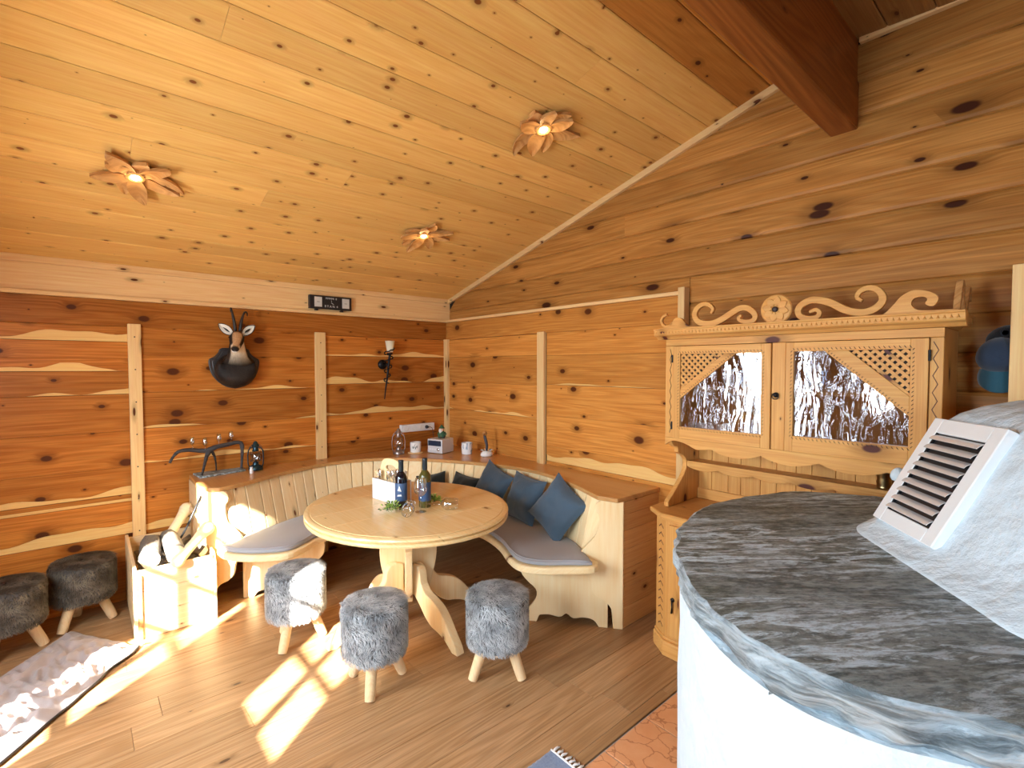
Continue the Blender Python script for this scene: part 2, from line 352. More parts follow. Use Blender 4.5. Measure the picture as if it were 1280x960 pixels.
M['carvedark'] = simple('carvedark', (.12, .04, .015), .6)
M['hutch_dark'] = M['carvedark']
M['hutchback'] = wood('hutchback', (.30, .13, .05), (.22, .09, .03), axis=2, kamt=.5)
M['knotdark'] = simple('knotdark', (.045, .025, .02), .5)
M['shelfX'] = wood('shelfX', (.72, .42, .17), (.60, .30, .10), axis=0, ksu=2.4, ksv=4.2, kr=.05, rough=.4)
M['whitepaint'] = simple('whitepaint', (.80, .82, .82), .45, bump=.08, bs=20)
M['louvre'] = simple('louvre', (.78, .81, .84), .25, .45)

M['whitewash'] = simple('whitewash', (.74, .74, .74), .6, bump=.1)
M['capteal2'] = simple('capteal2', (.012, .022, .03), .3)
M['bottlegreen2'] = simple('bottlegreen2', (.085, .075, .018), .08, 0, .8)
M['leafdark'] = simple('leafdark', (.05, .12, .03), .7)
M['lantern_metal'] = simple('lantern_metal', (.34, .29, .28), .3, .8)
M['lantern_dark'] = simple('lantern_dark', (.02, .05, .065), .3, .6)
M['print_green'] = simple('print_green', (.05, .08, .07), .5)
g = G('mugblue'); tc = g.n('ShaderNodeTexCoord').outputs[3]; a = g.noise(g.n('ShaderNodeMapping', {'Vector': tc, 'Scale': (1, 1, .3)}).outputs[0], 38, 3, .6)
g.set(Base_Color=g.mix(g.rng(a, .56, .60), (.82, .83, .84, 1), (.30, .40, .50, 1)), Roughness=.2); M['mugblue'] = g.m
M['silverplastic'] = simple('silverplastic', (.68, .69, .71), .35, .2)
M['slategrey'] = simple('slategrey', (.05, .055, .07), .5, bump=.5, bs=90)
M['dialsilver'] = simple('dialsilver', (.70, .72, .68), .3, .2)
M['frosted'] = simple('frosted', (.86, .80, .60), .5)
M['shieldwood'] = simple('shieldwood', (.035, .030, .030), .35, bump=.3, bs=30)
M['eyeblack'] = simple('eyeblack', (.004, .004, .004), .08)
M['earpale'] = simple('earpale', (.80, .77, .68), .8)
M['hornblack'] = simple('hornblack', (.018, .013, .011), .5)
M['cottonwhite'] = simple('cottonwhite', (.80, .78, .76), .8)

# ================================================================ the setting
def zc(y): return 2.305 - .2693 * y
YR, XW, YB = -3.52, -3.9, -6.5          # ridge line, near side wall, rear wall
def chamfer_plank(quad, depth, front, back, c=.004, A='x'):
    """quad: 4 (u,z) corners ccw; depth axis; front/back planes"""
    mb = MB(); cu = sum(q[0] for q in quad) / 4; cz = sum(q[1] for q in quad) / 4
    ins = [(q[0] - math.copysign(c, q[0] - cu), q[1] - math.copysign(c, q[1] - cz)) for q in quad]
    sgn = 1 if back > front else -1
    L = [(quad, back), (quad, front + sgn * c), (ins, front)]
    vs = []
    for q, d in L:
        for (u, z) in q: vs.append((u, d, z) if A == 'x' else (d, u, z))
    fs = [(3, 2, 1, 0), (8, 9, 10, 11)]
    for j in range(2):
        for k in range(4):
            k2 = (k + 1) % 4; fs.append((j * 4 + k, j * 4 + k2, (j + 1) * 4 + k2, (j + 1) * 4 + k))
    return mb.add(vs, fs)
def wavy(u, seed, amp):
    return amp * (.5 * sin(u * 5.3 + seed * 2.3) + .35 * sin(u * 11.7 + seed * 5.1) + .15 * sin(u * 25 + seed))
def wain_plank(par, u0, u1, z0, z1, band=0, amp=.0, seed=0, A='x', mats=None):
    n = 40; vs = []; fs = []; mi = []
    step = .005
    for i in range(n + 1):
        u = u0 + (u1 - u0) * i / n
        zb = z0
        if band: zb = min(z1 - .03, max(z0, z0 + band * 1.3 + wavy(u, seed, amp * 2.6)))
        col = [(z1 - .001, .02), (z1 - .001, -step + .002), (z1 - .004, -step), (zb, -step), (zb + .0005, 0.0), (z0 + .001, 0.0), (z0 + .001, .02)]
        for (z, d) in col: vs.append((u, d, z) if A == 'x' else (d, u, z))
    for i in range(n):
        for k in range(6):
            fs.append((i * 7 + k, i * 7 + k + 1, (i + 1) * 7 + k + 1, (i + 1) * 7 + k)); mi.append(1 if k in (4, 5) else 0)
    mb = MB(); mb.v = vs; mb.f = fs; mb.m = mi
    return obj('plank', mb, mats or [M['wain'], M['sap']], parent=par)

# --- floor
floor = struct('floor', MB().box(XW - .1, .13, YB - .1, .16, -.12, -.012), M['dark'])
seams = [-2.458 + .178 * k for k in range(-3, 15)]
seams = [s for s in seams if s < -.02] + [0.02]
fl_rows = list(zip(seams[:-1], seams[1:]))
fl_rows = [(-3.045, seams[0])] + fl_rows if seams[0] > -3.045 + .01 else fl_rows
rows = []
y = -3.045
prev = -3.045
for s in seams:
    if s > prev + .03: rows.append((prev, s)); prev = s
yy = -3.045
while yy > YB: rows.append((max(YB, yy - .178), yy)); yy -= .178
joints = {}
for ri, (a, b) in enumerate(rows):
    x = XW; xe = 0.02 if b > -3.04 else -1.9
    cuts = [XW]
    while cuts[-1] < xe - .5: cuts.append(min(xe, cuts[-1] + rnd.uniform(1.1, 2.3)))
    if cuts[-1] < xe: cuts[-1] = xe
    if a <= -2.1 <= b: cuts = [XW, -1.56, 0.02]
    if abs(a + 3.045) < .02: cuts = [XW, -2.3, -.72, .02]
    for p, q in zip(cuts[:-1], cuts[1:]):
        mb = MB(); c = .0012
        mb.v = [(p + .0006, a + .0006, -.012), (q - .0006, a + .0006, -.012), (q - .0006, b - .0006, -.012), (p + .0006, b - .0006, -.012),
                (p + .0006, a + .0006, -.0012), (q - .0006, a + .0006, -.0012), (q - .0006, b - .0006, -.0012), (p + .0006, b - .0006, -.0012),
                (p + c * 1.5, a + c * 1.5, 0), (q - c * 1.5, a + c * 1.5, 0), (q - c * 1.5, b - c * 1.5, 0), (p + c * 1.5, b - c * 1.5, 0)]
        mb.f = [(0, 1, 5, 4), (1, 2, 6, 5), (2, 3, 7, 6), (3, 0, 4, 7), (4, 5, 9, 8), (5, 6, 10, 9), (6, 7, 11, 10), (7, 4, 8, 11), (8, 9, 10, 11)]
        mb.m = [0] * 9
        obj('floorboard', mb, M['floor'], parent=floor)
obj('grout_bed', MB().box(-1.9, .02, YB, -3.05, -.012, -.004), M['grout'], parent=floor)
tx = -.954 - .3 * 4
for i in range(8):
    for j in range(6):
        x0 = tx + .3 * i - (0.0 if j % 1 == 0 else 0); y1 = -3.056 - .3 * j
        if x0 + .3 > .05 or x0 < -1.9: continue
        obj('tile', MB().box(x0 + .003, x0 + .297, y1 - .297, y1, -.010, 0.001), M['tile'], parent=floor, bevel=.0015, seg=1)

# --- walls: backing masses
wall_left = struct('wall_left', MB().box(XW - .1, .13, .022, .16, 0, 2.6), M['dark'])
wall_right = struct('wall_right', MB().box(.052, .14, YB, .16, 0, 3.25), M['dark'])
# left wall wainscot
A_rows = {
 (XW, -2.617): [(1.79, 1.894, .035, .016), (1.676, 1.79, 0, 0), (1.590, 1.676, .012, .022), (1.432, 1.590, .012, .016), (1.178, 1.432, 0, 0), (.928, 1.178, 0, 0), (.736, .928, .03, .012), (.686, .736, .045, 0), (.46, .686, .05, .012), (.23, .46, 0, 0), (0, .23, 0, 0)],
 (-2.552, -1.349): [(1.70, 1.895, .0, .0), (1.44, 1.70, .004, .010), (1.185, 1.44, .003, .008), (.94, 1.185, .014, .009), (.70, .94, .0, .0), (.46, .70, .03, .01), (.23, .46, 0, 0), (0, .23, 0, 0)],
 (-1.267, -.030): [(1.715, 1.893, .018, .010), (1.466, 1.715, .022, .018), (1.19, 1.466, .026, .012), (.95, 1.19, 0, 0), (.70, .95, 0, 0), (.46, .70, 0, 0), (0, .46, 0, 0)]}
for (a, b), rs in A_rows.items():
    for k, (z0, z1, bd, am) in enumerate(rs):
        wain_plank(wall_left, a, b, z0, z1, bd, am, seed=k * 1.7 + a)
lab_board = obj('board', chamfer_plank([(XW, 1.894), (0, 1.894), (0, 2.072), (XW, 2.072)], 0, -.006, .02), M['wain'], parent=wall_left)
obj('ledge', MB().box(XW, .035, -.040, .02, 2.072, 2.098), M['fascia'], parent=wall_left, bevel=.003)
obj('fascia_board', MB().box(XW, .035, -.018, .02, 2.098, 2.268), M['fascia'], parent=wall_left, bevel=.003)
obj('eave_trim', MB().box(XW, .035, -.032, .02, 2.268, 2.312), M['fascia'], parent=wall_left, bevel=.003)
def batten(par, x0, x1, y0, y1, z0, z1, m):
    b = obj('batten', MB().box(x0, x1, y0, y1, z0, z1), m, parent=par, bevel=.004)
    return b
for x0, x1 in ((-2.622, -2.548), (-1.352, -1.264)):
    b = batten(wall_left, x0, x1, -.032, .0, 0, 1.915, M['fasciaZ'])
    mb = MB()
    for k in range(8):
        mb.lathe([(.0045, -.0335), (.0045, -.030)], 8, frame(((x0 + x1) / 2, 0, .25 + k * .225), (1, 0, 0), (0, 0, 1), (0, 1, 0)))
    obj('screw_heads', mb, M['iron'], parent=b)
batten(wall_left, -.036, .0, -.034, 0.0, .83, 1.90, M['fasciaZ'])
# right wall wainscot
B_rows = {
 (-1.376, -.034): [(1.715, 1.893, 0, 0), (1.466, 1.715, 0.0, 0), (1.19, 1.466, .006, .010), (.95, 1.19, 0.0, 0), (.70, .95, .05, .012), (.46, .70, 0, 0), (0, .46, 0, 0)],
 (-2.655, -1.469): [(1.711, 1.895, 0, 0), (1.475, 1.711, .005, .004), (1.225, 1.475, 0, .0), (.975, 1.225, .0, .0), (.85, .975, .052, .012), (.70, .85, 0, 0), (.46, .70, .04, .02), (0, .46, .08, .01)]}
for (a, b), rs in B_rows.items():
    for k, (z0, z1, bd, am) in enumerate(rs):
        wain_plank(wall_right, a, b, z0, z1, bd, am, seed=k * 2.1 + a, A='y', mats=[M['wainY'], M['sapY']])
obj('board', chamfer_plank([(-2.655, 1.895), (0, 1.895), (0, 2.072), (-2.655, 2.072)], 0, -.006, .03, A='y'), M['wainY'], parent=wall_right)
obj('ledge', MB().box(-.030, .03, -2.655, 0, 2.072, 2.096), M['fasciaY'], parent=wall_right, bevel=.003)
obj('end_post', MB().box(-.034, .03, -2.700, -2.655, 0, 2.118), M['fasciaZ'], parent=wall_right, bevel=.003)
batten(wall_right, -.034, .0, -1.462, -1.382, 0, 1.905, M['fasciaZ'])
batten(wall_right, -.034, .0, -.060, -.002, .83, 1.90, M['fasciaZ'])
# log-profile planks above and beyond the wainscot
zs = [3.205, 3.021, 2.853, 2.69, 2.53, 2.36, 2.187, 2.02, 1.85, 1.68, 1.51, 1.34, 1.17, 1.0, .83, .66, .49, .32, .15, 0.0]
def log_plank(quads):
    """front face bows out slightly: top and bottom edges turned back"""
    (yl0, z0), (yr0, _), (yr1, z1), (yl1, _2) = quads
    n = 7; vs = []; fs = []; F_ = .03; h = z1 - z0
    prof = [(0, .052), (.0, .043), (.035, .034), (.12, .0305), (.6, .030), (.90, .0325), (.985, .038), (1, .043), (1, .052)]
    for (t, x) in prof:
        z = z0 + h * t
        vs.append((x, yl0 + (yl1 - yl0) * t, z)); vs.append((x, yr0 + (yr1 - yr0) * t, z))
    m = len(prof)
    for k in range(m - 1): fs.append((2 * k, 2 * k + 1, 2 * k + 3, 2 * k + 2))
    mb = MB(); mb.v = vs; mb.f = fs; mb.m = [0] * len(fs); return mb
def ylim(z): return min(0.0, -(z - 2.305) / .2693)
for k in range(len(zs) - 1):
    z1, z0 = zs[k], zs[k + 1]
    if z0 >= 2.18:
        a0, a1 = ylim(z0), ylim(z1)
        cut = rnd.choice([None, -1.0, -2.2, -4.2]) if k < 6 else None
        segs = [(a0, a1, YB, YB)]
        if cut and cut < a1 - .3: segs = [(a0, a1, cut, cut), (cut, cut, YB, YB)]
        for (p0, p1, q0, q1) in segs: obj('plank', log_plank([(p0, z0), (q0, z0), (q1, z1), (p1, z1)]), M['logwall'], parent=wall_right)
    else:
        if k == 6: obj('plank', log_plank([(0, 2.098), (-2.70, 2.098), (-2.70, z1), (0, z1)]), M['logwall'], parent=wall_right)
        obj('plank', log_plank([(-2.702, z0), (YB, z0), (YB, z1), (-2.702, z1)]), M['logwall'], parent=wall_right)
struct('baseboard_right', MB().box(-.018, .0, -2.655, -2.512, 0, .085), M['hutch'], bevel=.003)

# --- ceiling
def slab(y0, y1, zf, t0, t1, x0=XW - .1, x1=.14):
    return MB().add([(x0, y0, zf(y0) + t0), (x1, y0, zf(y0) + t0), (x1, y1, zf(y1) + t0), (x0, y1, zf(y1) + t0), (x0, y0, zf(y0) + t1), (x1, y0, zf(y0) + t1), (x1, y1, zf(y1) + t1), (x0, y1, zf(y1) + t1)],
                    [(0, 3, 2, 1), (4, 5, 6, 7), (0, 1, 5, 4), (1, 2, 6, 5), (2, 3, 7, 6), (3, 0, 4, 7)])
def zr(y): return 3.222 + .05 * (y - YR)
ceiling = struct('ceiling', slab(YR, .16, zc, .012, .12), M['dark'])
obj('rear_slope', slab(YB - .1, YR, zr, .015, .12), M['dark'], parent=ceiling)
def cboard(a, b, zf, x0, x1, m):
    g_ = .0018; c = .006
    vs = []
    for (e, dz) in ((0, .012), (0, .003), (c, 0.0)):
        for (x, y) in ((x0, a + g_ + e), (x1, a + g_ + e), (x1, b - g_ - e), (x0, b - g_ - e)): vs.append((x, y, zf(y) + dz))
    fs = [(8, 9, 10, 11)] + [(j * 4 + k, j * 4 + (k + 1) % 4, (j + 1) * 4 + (k + 1) % 4, (j + 1) * 4 + k) for j in range(2) for k in range(4)]
    mb = MB(); mb.v = vs; mb.f = fs; mb.m = [0] * len(fs); return obj('ceiling_board', mb, m, parent=ceiling)
ys = [0.0, -.155] + [-.334 - .1775 * k for k in range(18)]; ys.append(YR)
for a, b in zip(ys[1:], ys[:-1]):
    cuts = [XW, .05]
    r = rnd.random()
    if r < .45: cuts = [XW, rnd.uniform(-3.0, -.6), .05]
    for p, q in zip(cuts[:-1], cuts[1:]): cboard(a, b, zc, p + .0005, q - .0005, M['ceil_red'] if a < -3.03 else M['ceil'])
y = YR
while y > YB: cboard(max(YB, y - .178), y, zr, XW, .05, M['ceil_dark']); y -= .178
# sloping cover strip where ceiling meets the right wall
t2 = struct('trim_2', MB().add([(.035, 0, 2.262), (.035, YR + .05, zc(YR + .05) - .043), (.035, YR + .05, zc(YR + .05)), (.035, 0, 2.305), (.005, 0, 2.262), (.005, YR + .05, zc(YR + .05) - .043), (.005, YR + .05, zc(YR + .05)), (.005, 0, 2.305)],
       [(0, 1, 2, 3), (7, 6, 5, 4), (0, 4, 5, 1), (1, 5, 6, 2), (2, 6, 7, 3), (3, 7, 4, 0)]), M['fasciaY'], bevel=.003)
struct('trim_3', MB().box(.004, .035, YB, -3.585, 3.195, 3.232), M['fasciaY'], bevel=.003)
# ridge beam
beam = struct('trim_1', MB().box(XW, .04, -3.583, -3.463, 2.79, 3.02), M['beam'], bevel=.008)
obj('upper_beam', MB().box(XW, .04, -3.576, -3.466, 3.022, 3.232), M['beam'], parent=beam, bevel=.006)

# --- near side wall (behind the camera's left) with glazed door, window and an added fill window
def holed_wall(name, axis, plane0, plane1, u0, u1, z0, z1, holes, m):
    mb = MB(); us = sorted({u0, u1} | {h[0] for h in holes} | {h[1] for h in holes}); zz = sorted({z0, z1} | {h[2] for h in holes} | {h[3] for h in holes})
    for a, b in zip(us[:-1], us[1:]):
        for c, d in zip(zz[:-1], zz[1:]):
            cu, cz = (a + b) / 2, (c + d) / 2
            if any(h[0] < cu < h[1] and h[2] < cz < h[3] for h in holes): continue
            if axis == 'x': mb.box(plane0, plane1, a, b, c, d)
            else: mb.box(a, b, plane0, plane1, c, d)
    return struct(name, mb, m)
H_door = (-2.22, -1.63, .36, 2.12); H_w2 = (-3.56, -2.96, 1.15, 2.06); H_fill = (-6.25, -5.35, 1.05, 2.05)
holed_wall('wall_near', 'x', XW - .1, XW, YB, .16, 0, 3.25, [H_door, H_w2, H_fill], M['logwall'])
holed_wall('wall_rear', 'y', YB - .1, YB, XW - .1, .14, 0, 3.25, [], M['wain'])
def sash(name, axis, p, u0, u1, z0, z1, cols, rws, bar=.045):
    fr = MB(); w = bar
    def bx(a, b, c, d, mb, t=.02):
        if axis == 'x': mb.box(p - t, p + t, a, b, c, d)
        else: mb.box(a, b, p - t, p + t, c, d)
    bx(u0, u0 + w, z0, z1, fr); bx(u1 - w, u1, z0, z1, fr); bx(u0 + w, u1 - w, z0, z0 + w, fr); bx(u0 + w, u1 - w, z1 - w, z1, fr)
    o = struct(name, fr, M['fasciaZ'])
    for c in cols: mb = MB(); bx(c - w / 2, c + w / 2, z0 + w, z1 - w, mb, .018); obj('mullion', mb, M['fasciaZ'], parent=o)
    for r in rws: mb = MB(); bx(u0 + w, u1 - w, r - .017, r + .017, mb, .015); obj('glazing_bar', mb, M['fascia'], parent=o)
    mb = MB(); bx(u0 + w, u1 - w, z0 + w, z1 - w, mb, .003); obj('pane', mb, M['winglass'], parent=o)
    return o
sash('door_1', 'x', XW - .05, -2.22, -1.63, .36, 2.12, [-1.925], [.71, 1.065, 1.415, 1.765])
sash('window_1', 'x', XW - .05, -3.56, -2.96, 1.15, 2.06, [-3.255], [1.455, 1.76])
sash('fill_window', 'x', XW - .05, -6.25, -5.35, 1.05, 2.05, [-5.8], [1.40, 1.73])  # unseen window, added so that daylight reaches the stove and hutch

# ================================================================ corner bench
bench = thing('corner_bench', (-1.0, -.9, 0), 'pale pine curved corner bench with slatted backrest and boxed-in shelf behind', 'bench')
TC = Vector((-1.348, -1.583))
backtop = spline([(-2.19, -.60), (-2.006, -.503), (-1.678, -.325), (-1.321, -.215), (-.96, -.275), (-.67, -.521), (-.425, -.92), (-.275, -1.30), (-.235, -1.66), (-.348, -2.107), (-.467, -2.385)], 121)
def inward(path, d):
    out = []
    for i, p in enumerate(path):
        t = (path[min(i + 1, len(path) - 1)] - path[max(i - 1, 0)]).normalized(); nrm = Vector((t.y, -t.x))
        dd = d(i / (len(path) - 1)) if callable(d) else d
        out.append(p + nrm * dd)
    return out
seatback = inward(backtop, .075)
# shelf: follows the walls behind and the curve in front
ST = .822
sh_out = [(-2.285, -.03), (-2.295, -.47), (-2.255, -.575), (-2.20, -.615)] + [tuple(p) for p in inward(backtop[2:-2:3], .022)] + [(-.487, -2.39), (-.45, -2.515), (-.385, -2.525), (0.0, -2.525), (0.0, -.0), (-.5, -.0)]
sh = obj('shelf_board', MB().prism(sh_out, ST - .028, ST), M['shelf'], parent=bench, world=True, bevel=.005, seg=2)
# slats
NS = 34
def slat(a0, a1, b0, b1, z0, z1, th=.016):
    """front face between curve points a (top) and b (bottom)"""
    mb = MB(); n = ((a1 - a0).normalized()); nr = Vector((-n.y, n.x)) * th
    g_ = n * .0018; c = n * .005
    top = [a0 + g_, a1 - g_]; bot = [b0 + g_, b1 - g_]
    e = nr * .3
    vs = []
    for z, (l, r) in ((z0, bot), (z1, top)):
        for q in (l + nr, l + e, l + c, r - c, r + e, r + nr): vs.append((q.x, q.y, z))
    fs = [(k, k + 1, 7 + k, 6 + k) for k in range(5)] + [(5, 0, 6, 11)] + [(5, 4, 3, 2, 1, 0), (6, 7, 8, 9, 10, 11)]
    return mb.add(vs, fs)
idx = [int(round(3 + (114) * k / NS)) for k in range(NS + 1)]
for k in range(NS):
    obj('slat', slat(backtop[idx[k]], backtop[idx[k + 1]], seatback[idx[k]], seatback[idx[k + 1]], .44, ST - .03), M['benchZ'], parent=bench, world=True)
for (a0, a1, b0, b1) in ((backtop[117], Vector((-.415, -2.432)), seatback[117], Vector((-.462, -2.366))), (Vector((-2.252, -.560)), backtop[3], Vector((-2.195, -.655)), seatback[3])):
    obj('slat', slat(a0, a1, b0, b1, .44, ST - .03), M['benchZ'], parent=bench, world=True)
# seat
sf_pts = [(-2.215, -.66), (-2.195, -.80), (-2.10, -.93), (-1.985, -1.015), (-1.90, -1.045), (-1.80, -.995), (-1.67, -.90), (-1.45, -.84), (-1.18, -.87), (-.93, -1.03), (-.78, -1.28), (-.735, -1.55), (-.79, -1.82), (-.885, -2.03), (-.915, -2.16), (-.86, -2.27), (-.75, -2.36), (-.62, -2.46), (-.545, -2.425)]
seatfront = spline(sf_pts, 121)
sb = [tuple(p) for p in seatback[3:-1:2]]
seat_poly = [tuple(p) for p in inward(seatfront, -.012)][::1] + sb[::-1]
obj('seat_board', MB().prism([tuple(p) for p in inward(seatfront, .018)] + sb[::-1], .395, .440), M['bench'], parent=bench, world=True, bevel=.012, seg=3)
# seat cushions lie on the seat board
def cushion(i0, i1, name, label):
    t = thing(name, (0, 0, 0), label, 'cushion', 'grey felt seat cushions on the corner bench')
    n = 40; rings = []
    prof = [(0.0, .004), (-.006, .014), (0.0, .024), (.02, .030), (.3, .033), (.7, .033), (.97, .030), (1.0, .022), (1.003, .012), (1.0, .003)]
    c0 = seatfront[i0].lerp(seatback[i0], .5); t.location = (c0.x, c0.y, .441)
    for k in range(n + 1):
        i = int(round(i0 + (i1 - i0) * k / n)); f_ = seatfront[i]; b_ = seatback[min(i, 118)]
        # match front and back by nearest parameter
        d = b_ - f_; L = d.length; ring = []
        for (s, z) in prof:
            e = min(1.0, min(k, n - k) / 1.5 + .0); zz = z * (.55 + .45 * e)
            q = f_ + d * (s + (.015 if s > .5 else .02) * (1 - 2 * s)); ring.append((q.x, q.y, .441 + zz + (.002 * noise.noise(Vector((q.x * 9, q.y * 9, 0))) if .02 < s < .98 else 0)))
        rings.append(ring)
    obj('cushion_body', MB().loft(rings), M['felt'], parent=t, world=True, smooth=True, auto=True)
    pipe = [r[3] for r in rings]
    obj('piping', MB().tube([(p[0], p[1], p[2]) for p in pipe], .004, 6), M['felt'], parent=t, world=True, smooth=True)
    return t
cushion(1, 50, 'seat_cushion', 'grey felt seat cushion on the left end of the corner bench')
cushion(62, 117, 'seat_cushion', 'grey felt seat cushion on the right end of the bench, beneath the blue pillows')
# end cheeks: (s, z) outlines in the plane of each end
def cheek(o, d, poly, th, name, m):
    ez = Vector((0, 0, 1)); ex = Vector((d[0], d[1], 0)).normalized(); ey = ez
    n = ex.cross(ey)
    return obj(name, MB().prism(poly, -th / 2, th / 2, frame((o[0], o[1], 0), ex, ey, n)), m, parent=bench, world=True, bevel=.004)
def curve2(pts, n=40): return [tuple(p) for p in spline([Vector(p) for p in pts], n)]
E1 = (-.385, -2.512); D1 = (-.62, .78)
left_edge = curve2([(.135, .795), (.165, .775), (.170, .735), (.150, .700), (.150, .64), (.172, .57), (.225, .51), (.262, .46), (.262, .41), (.235, .36), (.205, .30), (.195, .24), (.165, .195), (.115, .17), (.075, .13), (.066, .08)])
cheek(E1, D1, [(0, 0), (0, .795)] + left_edge + [(.06, 0.0)], .032, 'end_cheek', M['benchZ'])
base_r = [(.075, .395), (.62, .395)] + curve2([(.625, .36), (.615, .30), (.57, .25), (.525, .21), (.52, .16), (.55, .11), (.585, .07)], 16) + [(.575, .0), (.52, 0.0)] + curve2([(.50, .045), (.44, .052), (.37, .042), (.33, .068), (.29, .042), (.22, .052), (.16, .04), (.13, 0.0)], 24) + [(.075, 0.0)]
o_r = (E1[0] - .012, E1[1] + .012)
cheek(o_r, D1, base_r, .022, 'seat_base_panel', M['benchZ'])
E2 = (-2.278, -.515); D2 = (.78, -.62)
cheek(E2, D2, [(0, 0), (0, .795)] + [(s, z) for s, z in left_edge] + [(.06, 0.0)], .032, 'end_cheek', M['benchZ'])
cheek((E2[0] + .19, E2[1] + .05), D2, base_r, .022, 'seat_base_panel', M['benchZ'])
# return panels and recessed kick boards under the seat
def upright(p0, p1, z0, z1, th, name, m):
    d = Vector((p1[0] - p0[0], p1[1] - p0[1], 0)); L = d.length; d.normalize()
    return obj(name, MB().prism([(0, z0), (L, z0), (L, z1), (0, z1)], -th / 2, th / 2, frame((p0[0], p0[1], 0), d, (0, 0, 1), d.cross(Vector((0, 0, 1))))), m, parent=bench, world=True, bevel=.002)
upright((-2.04, -.52), (-1.92, -.36), 0, .39, .02, 'side_board', M['benchZ'])
kick = inward(backtop, .10)
for a, b in []: upright((a.x, a.y), (b.x, b.y), 0, .39, .02, 'kick_board', M['benchZ'])
# boxed-in right end, horizontal planks up to the wall
zz_ = [0.0, .13, .25, .37, .49, .61, .71, .793]
for a, b in zip(zz_[:-1], zz_[1:]):
    obj('side_plank', chamfer_plank([(-.384, a + .0008), (0.0, a + .0008), (0.0, b - .0008), (-.384, b - .0008)], -2.515, -2.517, -2.497, .003), M['shelfX'] if 'shelfX' in M else M['wain'], parent=bench, world=True)
for a, b in zip(zz_[:-1], zz_[1:]):
    obj('side_plank', MB().box(-2.288, -2.270, -.50, -.036, a + .001, b - .001), M['boxY'], parent=bench, world=True)

# ================================================================ table
tab = thing('dining_table', (TC.x, TC.y, 0), 'round pale wooden pedestal table with moulded rim in front of the corner bench', 'table')
TA, TB = .655, .588           # half axes, long one along y
def ell(k, s=0.0, n=72): a = 2 * pi * k / n; return ((TB + s) * cos(a), (TA + s) * sin(a))
def ell_ring(s, z, n=72): return [(*ell(k, s, n), z) for k in range(n)]
prof = [(-.05, .705), (-.02, .705), (.006, .709), (.010, .718), (.004, .727), (-.008, .730), (-.006, .734), (.006, .737), (.011, .744), (.008, .752), (-.004, .757), (-.016, .7585), (-.022, .757)]
obj('moulded_rim', MB().loft([ell_ring(s, z) for s, z in prof], cap=True), M['table'], parent=tab, smooth=True, auto=True)
cuts = [-.62, -.36, -.12, .12, .36, .62]
for a, b in zip(cuts[:-1], cuts[1:]):
    # strips of the top board clipped to the ellipse
    pts = []; A_, B_ = TA - .024, TB - .024; n = 16
    lo, hi = max(a + .0007, -A_ * .9999), min(b - .0007, A_ * .9999)
    for k in range(n + 1):
        y_ = lo + (hi - lo) * k / n; pts.append((B_ * sqrt(max(0, 1 - (y_ / A_) ** 2)), y_))
    for k in range(n, -1, -1):
        y_ = lo + (hi - lo) * k / n; pts.append((-B_ * sqrt(max(0, 1 - (y_ / A_) ** 2)), y_))
    obj('top_board', MB().prism(pts, .742, .7595), M['table'], parent=tab, bevel=.0008, seg=1)
def vert_board(ang, poly, th, name, m=None):
    d = Vector((cos(ang), sin(ang), 0))
    return obj(name, MB().prism(poly, -th / 2, th / 2, frame((0, 0, 0), d, (0, 0, 1), d.cross(Vector((0, 0, 1))))), m or M['bench_t'], parent=tab, bevel=.006, seg=2)
M['bench_t'] = M['benchZ']
half = curve2([(.40, .703), (.375, .675), (.35, .62), (.31, .575), (.25, .555), (.20, .545), (.175, .51), (.175, .46), (.165, .38), (.14, .28), (.12, .19)], 30)
full = half + [(-x, z) for x, z in half[::-1]]
vert_board(radians(151), full, .045, 'pedestal_board')
vert_board(radians(61), full, .045, 'pedestal_board')
foot = [(.045, .40)] + curve2([(.09, .415), (.135, .40), (.155, .365), (.165, .31), (.205, .265), (.27, .245), (.335, .215), (.39, .165), (.44, .10), (.485, .045), (.505, 0)], 30) + curve2([(.455, 0), (.415, .03), (.375, .055), (.32, .072), (.26, .085), (.205, .12), (.15, .175), (.10, .215), (.045, .23)], 24)
for a in (-85, -5, 95, 175): vert_board(radians(a), foot, .055, 'foot')
obj('under_frame', MB().box(-.42, .42, -.05, .05, .675, .705).box(-.05, .05, -.42, .42, .675, .704), M['bench'], parent=tab, bevel=.004)

